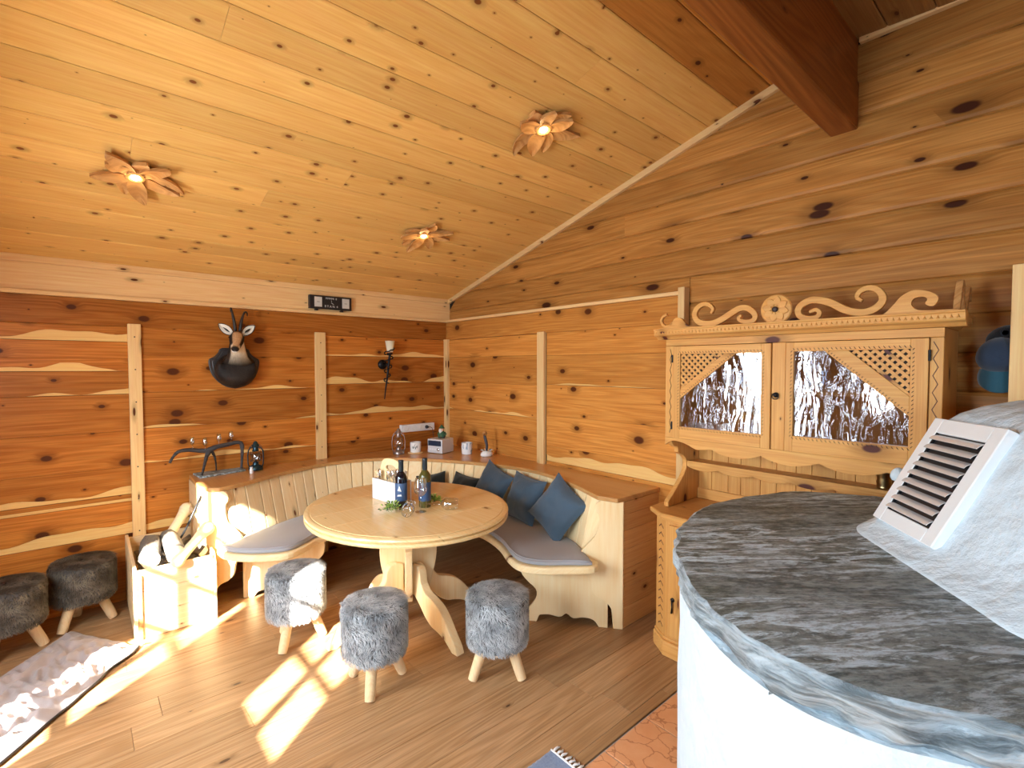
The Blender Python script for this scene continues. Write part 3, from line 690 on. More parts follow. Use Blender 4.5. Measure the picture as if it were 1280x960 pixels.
# ================================================================ fur stools
def make_stool(seed, cols, R=.158, H0=.165, H1=.43):
    r_ = random.Random(seed)
    t = thing('fur_stool', (0, 0, 0), 'x', 'stool')
    prof = [(.02, H0), (R * .86, H0), (R * .97, H0 + .02), (R, H0 + .06), (R, H1 - .06), (R * .97, H1 - .022), (R * .86, H1 - .004), (R * .5, H1 + .004), (.01, H1 + .006)]
    body = obj('upholstered_seat', MB().lathe(prof, 32), M['furbase'], parent=t, smooth=True)
    mb = MB(); mb.c = []
    N = 15000
    for i in range(N):
        u = r_.random()
        if u < .30:       # top
            rr = R * sqrt(r_.random()) * .98; a = r_.uniform(0, 2 * pi); p = Vector((rr * cos(a), rr * sin(a), H1 + .005 - .02 * (rr / R) ** 6)); nrm = Vector((cos(a) * .25 * rr / R, sin(a) * .25 * rr / R, 1)).normalized(); fl = Vector((cos(a) * .7, sin(a) * .7, 0)) + Vector((.5, -.3, 0))
        elif u < .95:
            a = r_.uniform(0, 2 * pi); z = r_.uniform(H0 + .01, H1 - .005); k = max(0, (z - (H1 - .035)) / .035); k2 = max(0, (H0 + .03 - z) / .03)
            p = Vector((R * (1 - .12 * k * k - .1 * k2 * k2) * cos(a), R * (1 - .12 * k * k - .1 * k2 * k2) * sin(a), z)); nrm = Vector((cos(a), sin(a), .9 * k - .6 * k2)).normalized(); fl = Vector((-sin(a) * .25, cos(a) * .25, -1.15))
        else:
            rr = R * sqrt(r_.uniform(.5, 1)) * .97; a = r_.uniform(0, 2 * pi); p = Vector((rr * cos(a), rr * sin(a), H0)); nrm = Vector((cos(a) * .6, sin(a) * .6, -.6)).normalized(); fl = Vector((0, 0, -1))
        nz = noise.noise(p * 14 + Vector((seed, 0, 0))); nz2 = noise.noise(p * 45 + Vector((0, seed, 0)))
        fl = fl + Vector((noise.noise(p * 16 + Vector((3, seed, 7))), noise.noise(p * 16 + Vector((9, seed, 1))), noise.noise(p * 16 + Vector((5, seed, 4))))) * 1.5
        fl = fl + Vector((r_.gauss(0, .3), r_.gauss(0, .3), r_.gauss(0, .3)))
        L = r_.uniform(.020, .034); fl = (fl - nrm * fl.dot(nrm)); fl = fl.normalized() if fl.length > .01 else nrm.orthogonal()
        mid = p + (nrm * .62 + fl * .40) * L * .5; tip = p + (nrm * .34 + fl * .90) * L
        if tip.z < H0 - .02: continue
        sd = nrm.cross(fl).normalized() * r_.uniform(.0011, .0019)
        b = len(mb.v); mb.v += [tuple(p - sd), tuple(p + sd), tuple(mid + sd * .8), tuple(mid - sd * .8), tuple(tip)]
        mb.f += [(b, b + 1, b + 2, b + 3), (b + 3, b + 2, b + 4)]; mb.m += [0, 0]
        dark = cols[0]; midc = cols[1]; lt = cols[2]
        q = max(0, min(1, .5 + 1.1 * nz + .5 * nz2 + r_.gauss(0, .16)))
        tc_ = [midc[k] * (1 - q) + lt[k] * q for k in range(3)]; rc = [dark[k] * (1 - q * .3) + midc[k] * q * .3 for k in range(3)]
        m_ = [(rc[k] + tc_[k]) / 2 for k in range(3)]
        mb.c += [rc, rc, m_, m_, tc_]
    obj('fur', mb, M['fur'], parent=t)['kind'] = 'stuff'
    for k in range(3):
        a = radians(-90 + 120 * k + 60)
        top = Vector((.078 * cos(a), .078 * sin(a), H0 + .015)); bt = Vector((.148 * cos(a), .148 * sin(a), 0.004)); d = bt - top
        path = [top + d * j / 5 for j in range(6)]
        obj('leg', MB().tube([tuple(p) for p in path], [.026, .027, .0275, .027, .0265, .024], 12), M['leg'], parent=t, smooth=True, auto=True)
    return t
grey = ((.15, .16, .17), (.36, .39, .41), (.78, .82, .84)); brown = ((.030, .023, .017), (.085, .065, .047), (.25, .215, .165))
s1 = make_stool(3, grey)
s1['label'] = 'grey fur stool left of the table foot, partly in sunlight'; s1['group'] = 'grey fur stools around the table'
s4 = make_stool(11, brown, R=.160, H0=.16, H1=.40)
s4['label'] = 'dark brown fur stool against the wall, right beside the log box'; s4['group'] = 'dark brown fur stools along the left wall'
s1.location = (-1.945, -1.315, 0); s1.rotation_euler = (0, 0, radians(12))
dup(s1, (-1.775, -1.995, 0), radians(24), 'grey fur stool nearest the camera, at the front of the table')
dup(s1, (-1.245, -2.335, 0), radians(-40), 'grey fur stool on the right, between table and bench end')
s4.location = (-2.890, -.215, 0); s4.rotation_euler = (0, 0, radians(14))
dup(s4, (-3.215, -.395, 0), radians(30), 'dark brown fur stool cut off by the left edge of the picture')

# ================================================================ log box
lb = thing('firewood_box', (-2.46, -.37, 0), 'open pale plank firewood box standing left of the bench', 'box')
bx0, bx1, by0, by1, bh = -2.668, -2.262, -.705, -.045, .415
zf = [0.0, .145, .285, bh]
for a, b in zip(zf[:-1], zf[1:]):
    obj('front_plank', MB().box(bx0 + .018, bx1 - .001, by0, by0 + .018, a + .0012, b - .0005), M['boxw'], parent=lb, world=True, bevel=.003)
    obj('back_plank', MB().box(bx0 + .018, bx1 - .001, by1 - .018, by1, a + .0012, b + .03), M['boxw'], parent=lb, world=True, bevel=.003)
obj('corner_post', MB().box(bx0 + .019, bx0 + .040, by0 - .010, by0 - .0005, 0, bh - .03), M['carve'], parent=lb, world=True, bevel=.002)  # darker wood stands in for the shade on this strip
side = [(by1, .03), (by1, bh + .045), (by1 - .02, bh + .055), (by0 + .03, bh + .012), (by0 + .005, bh - .03), (by0 - .012, bh - .05), (by0 - .012, 0.0), (by0 + .02, 0.0)]
for X_ in (bx0, bx1):
    obj('side_panel', MB().prism(side, 0, .018, frame((X_, 0, 0), (0, 1, 0), (0, 0, 1), (1, 0, 0))), M['boxY'], parent=lb, world=True, bevel=.003)
obj('bottom_board', MB().box(bx0 + .019, bx1 - .001, by0 + .019, by1 - .019, .02, .035), M['boxw'], parent=lb, world=True)
def log(loc, d, L, R, seed, label, half=False):
    r_ = random.Random(seed); d = Vector(d).normalized(); up = d.orthogonal().normalized(); sd = d.cross(up)
    t = thing('split_log', loc, label, 'log', 'firewood in the log box'); n = 14
    base = []
    for k in range(n):
        a = 2 * pi * k / n; rr = R * (1 + .12 * r_.uniform(-1, 1))
        x, y_ = rr * cos(a), rr * sin(a)
        if half: y_ = max(y_, -R * .15)
        base.append((x, y_))
    rings = [[tuple(up * x * s + sd * y_ * s + d * (L * q)) for x, y_ in base] for q, s in ((-.5, .96), (-.49, 1), (-.2, 1.03), (.1, .98), (.49, 1), (.5, .96))]
    obj('bark', MB().loft(rings, cap=False), M['bark'], parent=t, smooth=True)
    for s_, q in ((-.502, 0), (.502, 5)):
        obj('cut_end', MB().add([tuple(Vector(p) + d * (.002 if q else -.002)) for p in rings[q]], [tuple(range(n)) if q else tuple(range(n - 1, -1, -1))]), M['logend'], parent=t)
    return t
log((-2.572, -.575, .482), (-.12, -.95, -.16), .25, .054, 1, 'split log with rough grey bark, left one lying across the box front')
log((-2.462, -.565, .488), (.06, -.95, -.16), .25, .054, 2, 'split log with rough grey bark, right one lying across the box front')
log((-2.40, -.27, .40), (.6, .75, .1), .22, .034, 5, 'thin pale split log lying at the right inside the firewood box', True)
log((-2.335, -.50, .42), (.25, -.9, .05), .24, .032, 6, 'thin pale split log under the wooden bone shape in the firewood box', True)
for i, (z_, y_) in enumerate(((.12, -.2), (.12, -.45), (.25, -.32), (.07, -.33), (.27, -.15))):
    log((-2.465, y_, z_ + .04), (1, .1, 0), .32, .06, 20 + i, 'split log lying deep inside the firewood box, ' + ('at the back of the bottom layer', 'at the front of the bottom layer', 'in the middle layer', 'at the very bottom', 'highest at the back')[i])
def bone(loc, p0, p1, label):
    t = thing('turned_wooden_club', loc, label, 'wood'); a, b = Vector(p0), Vector(p1)
    path = [tuple(a.lerp(b, q) - Vector(loc)) for q in (0, .05, .12, .2, .35, .5, .65, .78, .88, .95, 1)]
    obj('shaft', MB().tube(path, [.018, .036, .040, .034, .030, .029, .031, .036, .045, .040, .02], 14), M['palestick'], parent=t, smooth=True)
    return t
b1 = bone((-2.42, -.62, .40), (-2.475, -.745, .415), (-2.245, -.56, .575), 'pale smooth carved wooden club resting on the front right corner of the firewood box')
b2 = bone((-2.45, -.3, .42), (-2.50, -.33, .40), (-2.305, -.17, .64), 'pale smooth carved wooden club leaning against the wall out of the firewood box')
tt = thing('wooden_rod', (-2.29, -.33, .60), 'short pale dowel joining the tops of the two wooden clubs', 'wood')
obj('rod', MB().tube([(-.02, .15, .03), (.02, -.16, -.03)], .014, 10), M['palestick'], parent=tt, smooth=True)
t = thing('fire_poker', (-2.42, -.42, .4), 'thin black iron poker leaning out of the firewood box towards the bench', 'poker')
obj('rod', MB().tube([(-2.46, -.44, .38), (-2.37, -.47, .55), (-2.285, -.50, .76)], [.007, .007, .008], 8), M['iron'], parent=t, world=True, smooth=True)

# ================================================================ blanket on the floor
bl = MB(); A0 = Vector((-2.655, -.80)); A1 = Vector((-3.17, -1.50)); B0 = Vector((-2.955, -.32)); B1 = Vector((-3.56, -1.12)); nx, ny = 90, 64
def wr(x, y):
    v = 0
    v += .030 * max(0, noise.noise(Vector((x * 5 + y * 3, y * 9 - x * 3, 1.3)))) + .026 * (1 - abs(noise.noise(Vector((x * 9 - y * 4, y * 6 + x * 9, 4))) * 2.2)) + .006 * noise.noise(Vector((x * 25, y * 25, 0)))
    return v
for j in range(ny + 1):
    for i in range(nx + 1):
        u, v = i / nx, j / ny
        p = A0.lerp(A1, u).lerp(B0.lerp(B1, u), v)
        p = p + Vector((.012 * noise.noise(Vector((u * 6, v * 6, 0))), .012 * noise.noise(Vector((u * 6, v * 6, 9)))))
        e = min(1, min(u, v, 1 - v, 1 - u) * 9)
        bl.v.append((p.x, p.y, .008 + e * (.010 + wr(p.x * 1.4, p.y * 1.4))))
for j in range(ny):
    for i in range(nx):
        a = j * (nx + 1) + i; bl.f.append((a, a + 1, a + nx + 2, a + nx + 1)); bl.m.append(0)
t = thing('floor_blanket', (-3.05, -.9, 0), 'crumpled pale pink quilted blanket with dark piped edge on the floor', 'blanket')
o = obj('quilted_cloth', bl, M['blanket'], parent=t, world=True, smooth=True)
so = o.modifiers.new('thick', 'SOLIDIFY'); so.thickness = .006; so.offset = 1
pts = [bl.v[i] for i in range(nx + 1)]
obj('piping', MB().tube([(p[0] - .002, p[1] - .004, .011) for p in pts], .006, 6), M['black'], parent=t, world=True, smooth=True)
obj('pull_tab', MB().box(-.012, .03, -.006, .006, 0, .006, 0, frame((A0.x, A0.y, .02), (.9, -.4, 0), (.4, .9, 0), (0, 0, 1))), M['steel'], parent=t, world=True, bevel=.002)

# ================================================================ hutch (dresser) on the right wall
hu = thing('carved_hutch', (-.2, -3.36, 0), 'carved pine hutch with glazed lattice doors, scrolled crest and plate rail', 'cabinet')
HW = M['hutch']; HZ = M['hutchZ']; Y0, Y1, XF = -2.752, -3.980, -.32
def hp(name, mb, m=None, par=None, **k): return obj(name, mb, m or HW, parent=par or hu, world=True, **k)
YZ = lambda x: frame((x, 0, 0), (0, 1, 0), (0, 0, 1), (1, 0, 0))      # outline (y,z) extruded along +x
XZ = lambda y: frame((0, y, 0), (1, 0, 0), (0, 0, 1), (0, -1, 0))     # outline (x,z) extruded along -y
# lower cabinet
lowprof = [(0.0, -2.735), (-.37, -2.735), (-.435, -2.835), (-.435, -3.96), (0.0, -3.96)]
hp('lower_body', MB().prism(lowprof, .10, .775), HZ, bevel=.003)
plp = [(0.0, -2.722), (-.378, -2.722), (-.455, -2.832), (-.455, -3.97), (0.0, -3.97)]
hp('plinth', MB().prism(plp, 0, .085), HW, bevel=.008)
hp('plinth_moulding', MB().prism([(x - (.006 if x < 0 else 0), y + (.006 if y > -3 else 0)) for x, y in lowprof], .085, .105), HW, bevel=.006)
hp('counter_moulding', MB().prism([(x - (.008 if x < 0 else 0), y + (.008 if y > -3 else 0)) for x, y in lowprof], .760, .778), HW, bevel=.006)
hp('counter', MB().prism([(0.0, -2.700), (-.39, -2.700), (-.472, -2.822), (-.472, -3.985), (0.0, -3.985)], .779, .808), HW, bevel=.008, seg=3)
# carved band on the chamfered corner post
cd = Vector((-.065, -.10, 0)).normalized(); cn = Vector((-.10, .065, 0)).normalized()
mb = MB(); F0 = frame((-.4025, -2.785, 0), cd, (0, 0, 1), cd.cross(Vector((0, 0, 1))))
for k in range(13):
    z = .14 + k * .047
    ribbon_prism(mb, [(-.028, z), (0, z + .02), (.028, z + .002)], .007, -.0045, .0005, F0 if cd.cross(Vector((0, 0, 1))).dot(cn) < 0 else F0 @ Matrix.Translation((0, 0, 0)))
o = hp('carved_zigzag', mb, M['hutch_dark'] if 'hutch_dark' in M else M['carve']); o['kind'] = 'stuff'
for (a, b) in ((-2.86, -3.395), (-3.405, -3.94)):
    d_ = hp('lower_door', MB().box(-.452, -.4355, b, a, .125, .745), HZ, bevel=.003)
    obj('door_panel', MB().box(-.458, -.4525, b + .07, a - .07, .20, .67), HZ, parent=d_, world=True, bevel=.006)
    obj('drop_handle', MB().lathe([(.012, 0), (.012, .004), (.004, .006)], 12, frame((-.4525, a - .03, .335), (0, 1, 0), (0, 0, 1), (-1, 0, 0))).tube([(-.462, a - .03, .335), (-.465, a - .034, .30), (-.463, a - .03, .265)], [.005, .004, .006], 8), M['iron'], parent=d_, world=True, smooth=True)
# side brackets with scroll profile
br = [(0.02, .809), (-.335, .809), (-.340, .835), (-.325, .850)] + curve2([(-.300, .865), (-.225, .925), (-.155, .99), (-.140, 1.05), (-.175, 1.09), (-.235, 1.115), (-.238, 1.145), (-.285, 1.16), (-.318, 1.198)], 28) + [(.02, 1.198)]
for y_ in (-2.760, -3.945): hp('scroll_bracket', MB().prism(br, 0, .028, XZ(y_)), HZ, bevel=.004)
# open back of vertical boards
yb = -2.79; k = 0
while yb > -3.94:
    w_ = [.085, .10, .075, .11][k % 4]; e = max(-3.944, yb - w_)
    hp('back_board', MB().box(.004, .018, e + .001, yb - .001, .81, 1.198), HZ, bevel=.002, seg=1); yb = e; k += 1
    if yb <= -3.943: break
hp('lower_rail', MB().box(-.012, .0035, -3.943, -2.79, .809, .872), HW, bevel=.003)
hp('plate_shelf', MB().box(-.125, .003, -3.943, -2.79, 1.035, 1.050), HW, bevel=.002)
def scallop(y0, y1, n, z, amp, seed=0):
    out = []
    for k in range(n):
        a = y0 + (y1 - y0) * k / n; b = y0 + (y1 - y0) * (k + 1) / n
        for j in range(10):
            t = j / 10; out.append((a + (b - a) * t, z - amp * sin(pi * t) ** .8))
    out.append((y1, z)); return out
hp('plate_rail', MB().prism([(-2.79, 1.056), (-3.943, 1.056)] + scallop(-3.943, -2.79, 6, 1.022, .018)[0:], 0, .014, YZ(-.140)), HW, bevel=.003)
# upper cabinet: carcass
hp('side_panel', MB().box(XF + .02, .02, -2.775, Y0, 1.20, 1.775), HZ, bevel=.002)
hp('side_panel', MB().box(XF + .02, .02, Y1, Y1 + .022, 1.20, 1.775), HZ, bevel=.002)
hp('bottom_board', MB().box(XF + .02, .02, Y1 + .023, -2.776, 1.20, 1.218), HW)
hp('top_board', MB().box(XF + .02, .02, Y1 + .023, -2.776, 1.755, 1.775), HW)
hp('back_panel', MB().box(.0, .014, Y1 + .023, -2.776, 1.219, 1.754), M['hutchback'] if 'hutchback' in M else HZ)
hp('inner_shelf', MB().box(XF + .05, -.001, Y1 + .023, -2.776, 1.485, 1.502), HW)
hp('face_rail', MB().box(XF, XF + .02, Y1, Y0, 1.738, 1.775), HW, bevel=.002)
ap = [(Y0, 1.212), (Y0, 1.165)] + curve2([(-2.765, 1.175), (-2.80, 1.195), (-2.85, 1.192), (-2.90, 1.178), (-2.945, 1.160), (-3.0, 1.166), (-3.03, 1.172)], 16) + scallop(-3.03, -3.81, 3, 1.172, .030) + curve2([(-3.81, 1.170), (-3.87, 1.160), (-3.93, 1.19), (-3.965, 1.175), (Y1, 1.165)], 12) + [(Y1, 1.212)]
hp('scalloped_apron', MB().prism(ap, 0, .02, YZ(XF)), HW, bevel=.003)
hp('centre_stile', MB().box(XF - .004, XF + .02, -3.400, -3.338, 1.213, 1.737), HZ, bevel=.003)
hp('left_stile', MB().box(XF, XF + .02, -2.800, Y0, 1.213, 1.737), HZ, bevel=.002)
hp('right_pilaster', MB().box(XF - .003, XF + .02, Y1, -3.937, 1.213, 1.737), HZ, bevel=.003)
mb = MB(); ribbon_prism(mb, [(-3.948 - (.016 if k % 2 else 0), 1.72 - k * .034) for k in range(15)], .003, -.0012, .001, YZ(XF - .0035)); hp('carved_zigzag', mb, M['carvedark'] if 'carvedark' in M else M['dark'])
mb = MB(); ribbon_prism(mb, [(-2.780 - (.009 if k % 2 else 0), 1.72 - k * .03) for k in range(17)], .0025, -.0012, .001, YZ(XF - .0005)); hp('carved_zigzag', mb, M['dark'])
def clip_line(poly, p, d):
    """segment of the line p+t*d inside a convex polygon"""
    t0, t1 = -9, 9; n = len(poly); cx = sum(q[0] for q in poly) / n; cy = sum(q[1] for q in poly) / n
    for i in range(n):
        a = poly[i]; b = poly[(i + 1) % n]; nx, ny = -(b[1] - a[1]), b[0] - a[0]
        if nx * (cx - a[0]) + ny * (cy - a[1]) < 0: nx, ny = -nx, -ny
        den = nx * d[0] + ny * d[1]; num = nx * (a[0] - p[0]) + ny * (a[1] - p[1])
        if abs(den) < 1e-9:
            if num < 0: return None
            continue
        t = num / den
        if den > 0: t0 = max(t0, t)
        else: t1 = min(t1, t)
    if t1 - t0 < .012: return None
    return (p[0] + d[0] * t0, p[1] + d[1] * t0), (p[0] + d[0] * t1, p[1] + d[1] * t1)
def door(ya, yb, z0, z1, gy0, gy1, gz0, gz1, tri, hinge_y, knob_y):
    d_ = hp('glazed_door', MB().box(XF - .012, XF + .008, yb, gy1, z0, z1), HZ, bevel=.002)
    obj('door_stile', MB().box(XF - .012, XF + .008, gy0, ya, z0, z1), HZ, parent=d_, world=True, bevel=.002)
    obj('door_rail', MB().box(XF - .012, XF + .008, gy1, gy0, gz1, z1), HW, parent=d_, world=True, bevel=.002)
    obj('door_rail', MB().box(XF - .012, XF + .008, gy1, gy0, z0, gz0), HW, parent=d_, world=True, bevel=.002)
    mb = MB(); tk = lambda y, z, dy, dz: ribbon_prism(mb, [(y - dy, z - dz), (y, z), (y + dy * .6, z + dz * 1.2)], [.001, .0032, .001], -.0006, .0006, YZ(XF - .012))
    n = int((gy0 - gy1) / .017)
    for k in range(n + 1):
        y_ = gy0 - (gy0 - gy1) * k / n; tk(y_, gz1 + .010, .005, .005); tk(y_, gz0 - .010, .005, .005)
    n = int((gz1 - gz0) / .017)
    for k in range(n + 1):
        z_ = gz0 + (gz1 - gz0) * k / n; tk(gy0 + .010, z_, .005, -.004); tk(gy1 - .010, z_, .005, -.004)
    o = obj('carved_notches', mb, M['dark'], parent=d_, world=True); o['kind'] = 'stuff'
    Aq, Bq, Cq = tri; oth = gy1 if Aq[0] == gy0 else gy0
    obj('wavy_glass_pane', MB().prism([Bq, (oth, gz1), (oth, gz0), (Aq[0], gz0), Cq], 0, .002, YZ(XF + .002)), M['wavyglass'], parent=d_, world=True)
    obj('lattice_shade', MB().prism([Aq, Bq, Cq], 0, .002, YZ(XF + .006)), M['dark'], parent=d_, world=True)  # dark sheet standing in for the shaded inside seen through the lattice holes
    # diagonal bar and lattice in the upper corner
    A_, B_, Cc = tri   # corner, point along the top, point down the side
    dv = Vector((Cc[0] - B_[0], Cc[1] - B_[1])).normalized(); nv = Vector((-dv.y, dv.x))
    if nv.dot(Vector(A_) - Vector(B_)) < 0: nv = -nv
    w_ = .040 if knob_y > -3.35 else .062
    bar = [tuple(Vector(B_)), tuple(Vector(Cc)), tuple(Vector(Cc) + nv * w_), tuple(Vector(B_) + nv * w_)]
    # keep bar within the opening
    sx = 1 if A_[0] > B_[0] else -1
    L1 = Vector(B_); L2 = Vector(Cc); sl = (L2.y - L1.y) / (L2.x - L1.x)
    off = w_ / abs(nv.y) ; offx = w_ / abs(nv.x)
    bar = [B_, Cc, (Cc[0], Cc[1] + off), (B_[0] + sx * offx, B_[1])]
    obj('diagonal_bar', MB().prism(bar, 0, .010, YZ(XF - .008)), HW, parent=d_, world=True, bevel=.002)
    mb = MB(); nb = int((L2 - L1).length / .014)
    for k in range(1, nb):
        q = L1.lerp(L2, k / nb) + nv * .010; ribbon_prism(mb, [tuple(q - nv * .004 + dv * .003), tuple(q), tuple(q + nv * .004 + dv * .003)], .0025, -.0006, .0004, YZ(XF - .008))
    o = obj('carved_notches', mb, M['dark'], parent=d_, world=True); o['kind'] = 'stuff'
    T_ = [A_, (B_[0] + sx * offx, B_[1]), (Cc[0], Cc[1] + off)]
    for s_, xx in ((1, XF - .004), (-1, XF - .0005)):
        dd = Vector((1, s_)).normalized(); nn = Vector((-dd.y, dd.x))
        for k in range(-40, 40):
            p = Vector(A_) + nn * (k * .0245 + .011); r = clip_line(T_, tuple(p), tuple(dd))
            if r: obj('lattice_slat', ribbon_prism(MB(), [r[0], r[1]], .0125, 0, .0035, YZ(xx)), HW, parent=d_, world=True)
    for z_ in (z0 + .07, z1 - .07):
        obj('hinge', MB().lathe([(.005, -.022), (.005, .022)], 8, frame((XF - .014, hinge_y, z_), (1, 0, 0), (0, 1, 0), (0, 0, 1))), M['iron'], parent=d_, world=True)
    return d_
d1 = door(-2.803, -3.335, 1.214, 1.735, -2.848, -3.290, 1.281, 1.690, ((-2.848, 1.690), (-3.163, 1.690), (-2.848, 1.440)), -2.801, -3.0)
d2 = door(-3.403, -3.935, 1.214, 1.735, -3.438, -3.877, 1.290, 1.692, ((-3.877, 1.692), (-3.565, 1.692), (-3.877, 1.415)), -3.938, -3.9)
kn = MB().lathe([(.013, 0), (.013, .003), (.006, .005), (.006, .012), (.009, .016), (.004, .018)], 14, frame((XF - .0045, -3.360, 1.482), (0, 1, 0), (0, 0, 1), (-1, 0, 0)))
kn.tube([(XF - .016, -3.360 + .015 * cos(a), 1.476 + .015 * sin(a)) for a in [2 * pi * k / 16 for k in range(17)]], .0025, 6)
hp('ring_pull', kn, M['iron'], smooth=True)
# cornice, dentils, crest
cp = [(XF + .02, 1.776), (XF - .004, 1.776), (XF - .012, 1.783), (XF - .020, 1.790), (XF - .040, 1.797), (XF - .046, 1.803), (XF - .046, 1.826), (XF - .052, 1.829), (XF - .052, 1.836), (XF + .02, 1.836)]
hp('cornice', MB().prism(cp, 0, 4.045 - 2.700, XZ(-2.700)), HW, bevel=.002)
cps = [(a - XF, z) for a, z in cp]
hp('side_cornice', MB().prism([(Y1 + .02 + .0, 1.776)] + [(Y1 + (a - XF), z) for a, z in cp[1:-1]] + [(Y1 + .02, 1.836)], 0, .30, frame((XF + .021, 0, 0), (0, 1, 0), (0, 0, 1), (1, 0, 0))), HW, bevel=.002)
mb = MB()
for k in range(66): y_ = -2.712 - k * .0201; mb.add([(XF - .047, y_, 1.806), (XF - .047, y_ - .012, 1.806), (XF - .047, y_ - .006, 1.822), (XF - .052, y_ - .006, 1.812)], [(0, 1, 3), (1, 2, 3), (2, 0, 3)])
hp('carved_dentils', mb, HW)['kind'] = 'stuff'
XC = XF - .036
def lowto(z, zz=1.826): return max(z, zz)
S1 = [(-3.036, 1.902), (-3.046, 1.927), (-3.018, 1.952), (-2.983, 1.953), (-2.953, 1.932), (-2.944, 1.899), (-2.963, 1.866), (-3.006, 1.850), (-3.054, 1.851), (-3.101, 1.870), (-3.147, 1.896), (-3.185, 1.915), (-3.223, 1.915), (-3.254, 1.893), (-3.266, 1.867), (-3.252, 1.848), (-3.221, 1.846), (-3.19, 1.855), (-3.183, 1.870), (-3.199, 1.880)]
S2 = [(-3.507, 1.870), (-3.535, 1.880), (-3.550, 1.864), (-3.537, 1.845), (-3.502, 1.842), (-3.470, 1.854), (-3.460, 1.885), (-3.481, 1.912), (-3.527, 1.925), (-3.591, 1.906), (-3.652, 1.868), (-3.711, 1.852), (-3.758, 1.865), (-3.784, 1.900), (-3.77, 1.938), (-3.737, 1.955), (-3.704, 1.945), (-3.692, 1.919), (-3.712, 1.902)]
for nm, P in (('carved_scroll', S1), ('carved_scroll', S2)):
    c = spline([Vector(p) for p in P], 70); w_ = [.012 + .020 * sin(pi * min(1, max(0, k / 69))) ** .6 for k in range(70)]
    hp(nm, ribbon_prism(MB(), c, w_, 0, .024, YZ(XC)), HW, bevel=.003)
HK = [(-3.745, 1.834), (-3.786, 1.838), (-3.819, 1.872), (-3.847, 1.908), (-3.884, 1.927), (-3.923, 1.921), (-3.954, 1.904), (-3.963, 1.884), (-3.951, 1.860), (-3.934, 1.860), (-3.922, 1.872), (-3.930, 1.886), (-3.918, 1.897), (-3.900, 1.898), (-3.884, 1.890), (-3.879, 1.874), (-3.887, 1.856), (-3.905, 1.846), (-3.944, 1.842), (-3.986, 1.842), (-4.019, 1.840), (-4.025, 1.8355)]
hp('carved_wave', MB().prism(curve2(HK, 80) + [(-4.025, 1.8355), (-3.72, 1.8355)], 0, .024, YZ(XC)), HW, bevel=.003)
LH = [(-2.708, 1.8365), (-2.741, 1.842), (-2.789, 1.846), (-2.812, 1.874), (-2.831, 1.893), (-2.862, 1.890), (-2.885, 1.869), (-2.908, 1.846), (-2.956, 1.8365)]
hp('carved_wave', MB().prism(curve2(LH, 40), 0, .024, YZ(XC)), HW, bevel=.003)
hp('carved_curl', ribbon_prism(MB(), spline([Vector(p) for p in [(-2.775, 1.918), (-2.748, 1.905), (-2.739, 1.878), (-2.758, 1.852), (-2.790, 1.850), (-2.812, 1.868)]], 24), .014, 0, .022, YZ(XC)), HW, bevel=.003)
# side crest, seen end-on
hp('side_crest', ribbon_prism(MB(), spline([Vector(p) for p in [(-.30, 1.838), (-.29, 1.87), (-.26, 1.92), (-.23, 1.955), (-.20, 1.94), (-.205, 1.905), (-.17, 1.86), (-.12, 1.842)]], 40), .022, 0, .022, XZ(-4.000)), M['carve'], bevel=.003)
hp('side_crest', ribbon_prism(MB(), spline([Vector(p) for p in [(-.12, 1.842), (-.09, 1.90), (-.05, 1.945), (-.02, 1.93), (-.03, 1.90)]], 40), .022, 0, .022, XZ(-4.000)), M['carve'], bevel=.003)
# rosette
rc = (-3.361, 1.896)
ro = hp('carved_rosette', MB().lathe([(.062, 0), (.070, .004), (.072, .012), (.068, .018), (.060, .020), (.0, .0205)][:5], 40, frame((XC + .022, rc[0], rc[1]), (0, 1, 0), (0, 0, 1), (-1, 0, 0))), HW, smooth=True, auto=True)
for k in range(8):
    a = 2 * pi * k / 8 + .2; d = Vector((cos(a), sin(a))); n_ = Vector((-d.y, d.x)); pet = [Vector(rc) + d * .014] + [Vector(rc) + d * (.014 + .048 * t) + n_ * .018 * sin(pi * t) ** .8 for t in (.2, .4, .6, .8, .93)] + [Vector(rc) + d * .063] + [Vector(rc) + d * (.014 + .048 * t) - n_ * .018 * sin(pi * t) ** .8 for t in (.93, .8, .6, .4, .2)]
    obj('petal', MB().prism([tuple(p) for p in pet], 0, .006, YZ(XC - .0045)), HW, parent=ro, world=True, bevel=.003)
obj('rosette_centre', MB().lathe([(.013, 0), (.013, .008), (.009, .012), (.002, .013)], 16, frame((XC + .0, rc[0], rc[1]), (0, 1, 0), (0, 0, 1), (-1, 0, 0))), M['knotdark'] if 'knotdark' in M else M['beam'], parent=ro, world=True, smooth=True)
# things inside and on the hutch
def cup(name, loc, label, m, R=.035, h=.075, group=None, handle=True, cat='cup'):
    t = thing(name, loc, label, cat, group)
    obj('bowl', MB().lathe([(R * .85, 0), (R * .95, .004), (R, h * .5), (R, h), (R * .92, h), (R * .90, h * .5), (R * .8, .008), (.001, .008)], 20), m, parent=t, smooth=True, auto=True)
    if handle: obj('handle', MB().tube([(0, -R, h * .8), (0, -R - .02, h * .75), (0, -R - .026, h * .5), (0, -R - .018, h * .25), (0, -R, h * .2)], .004, 8), m, parent=t, smooth=True)
    return t
names = ['leftmost on the lower floor of the left hutch door', 'beside the leftmost one behind the left hutch door', 'near the centre stile behind the left hutch door']
for k, y_ in enumerate((-2.90, -3.02, -3.17)): cup('white_mug', (-.17, y_, 1.2185), 'white mug inside the hutch, ' + names[k], M['ceramic'], group='mugs inside the hutch')
names = ['at the left edge of the right door', 'in the middle of the right door', 'under the lattice of the right door']
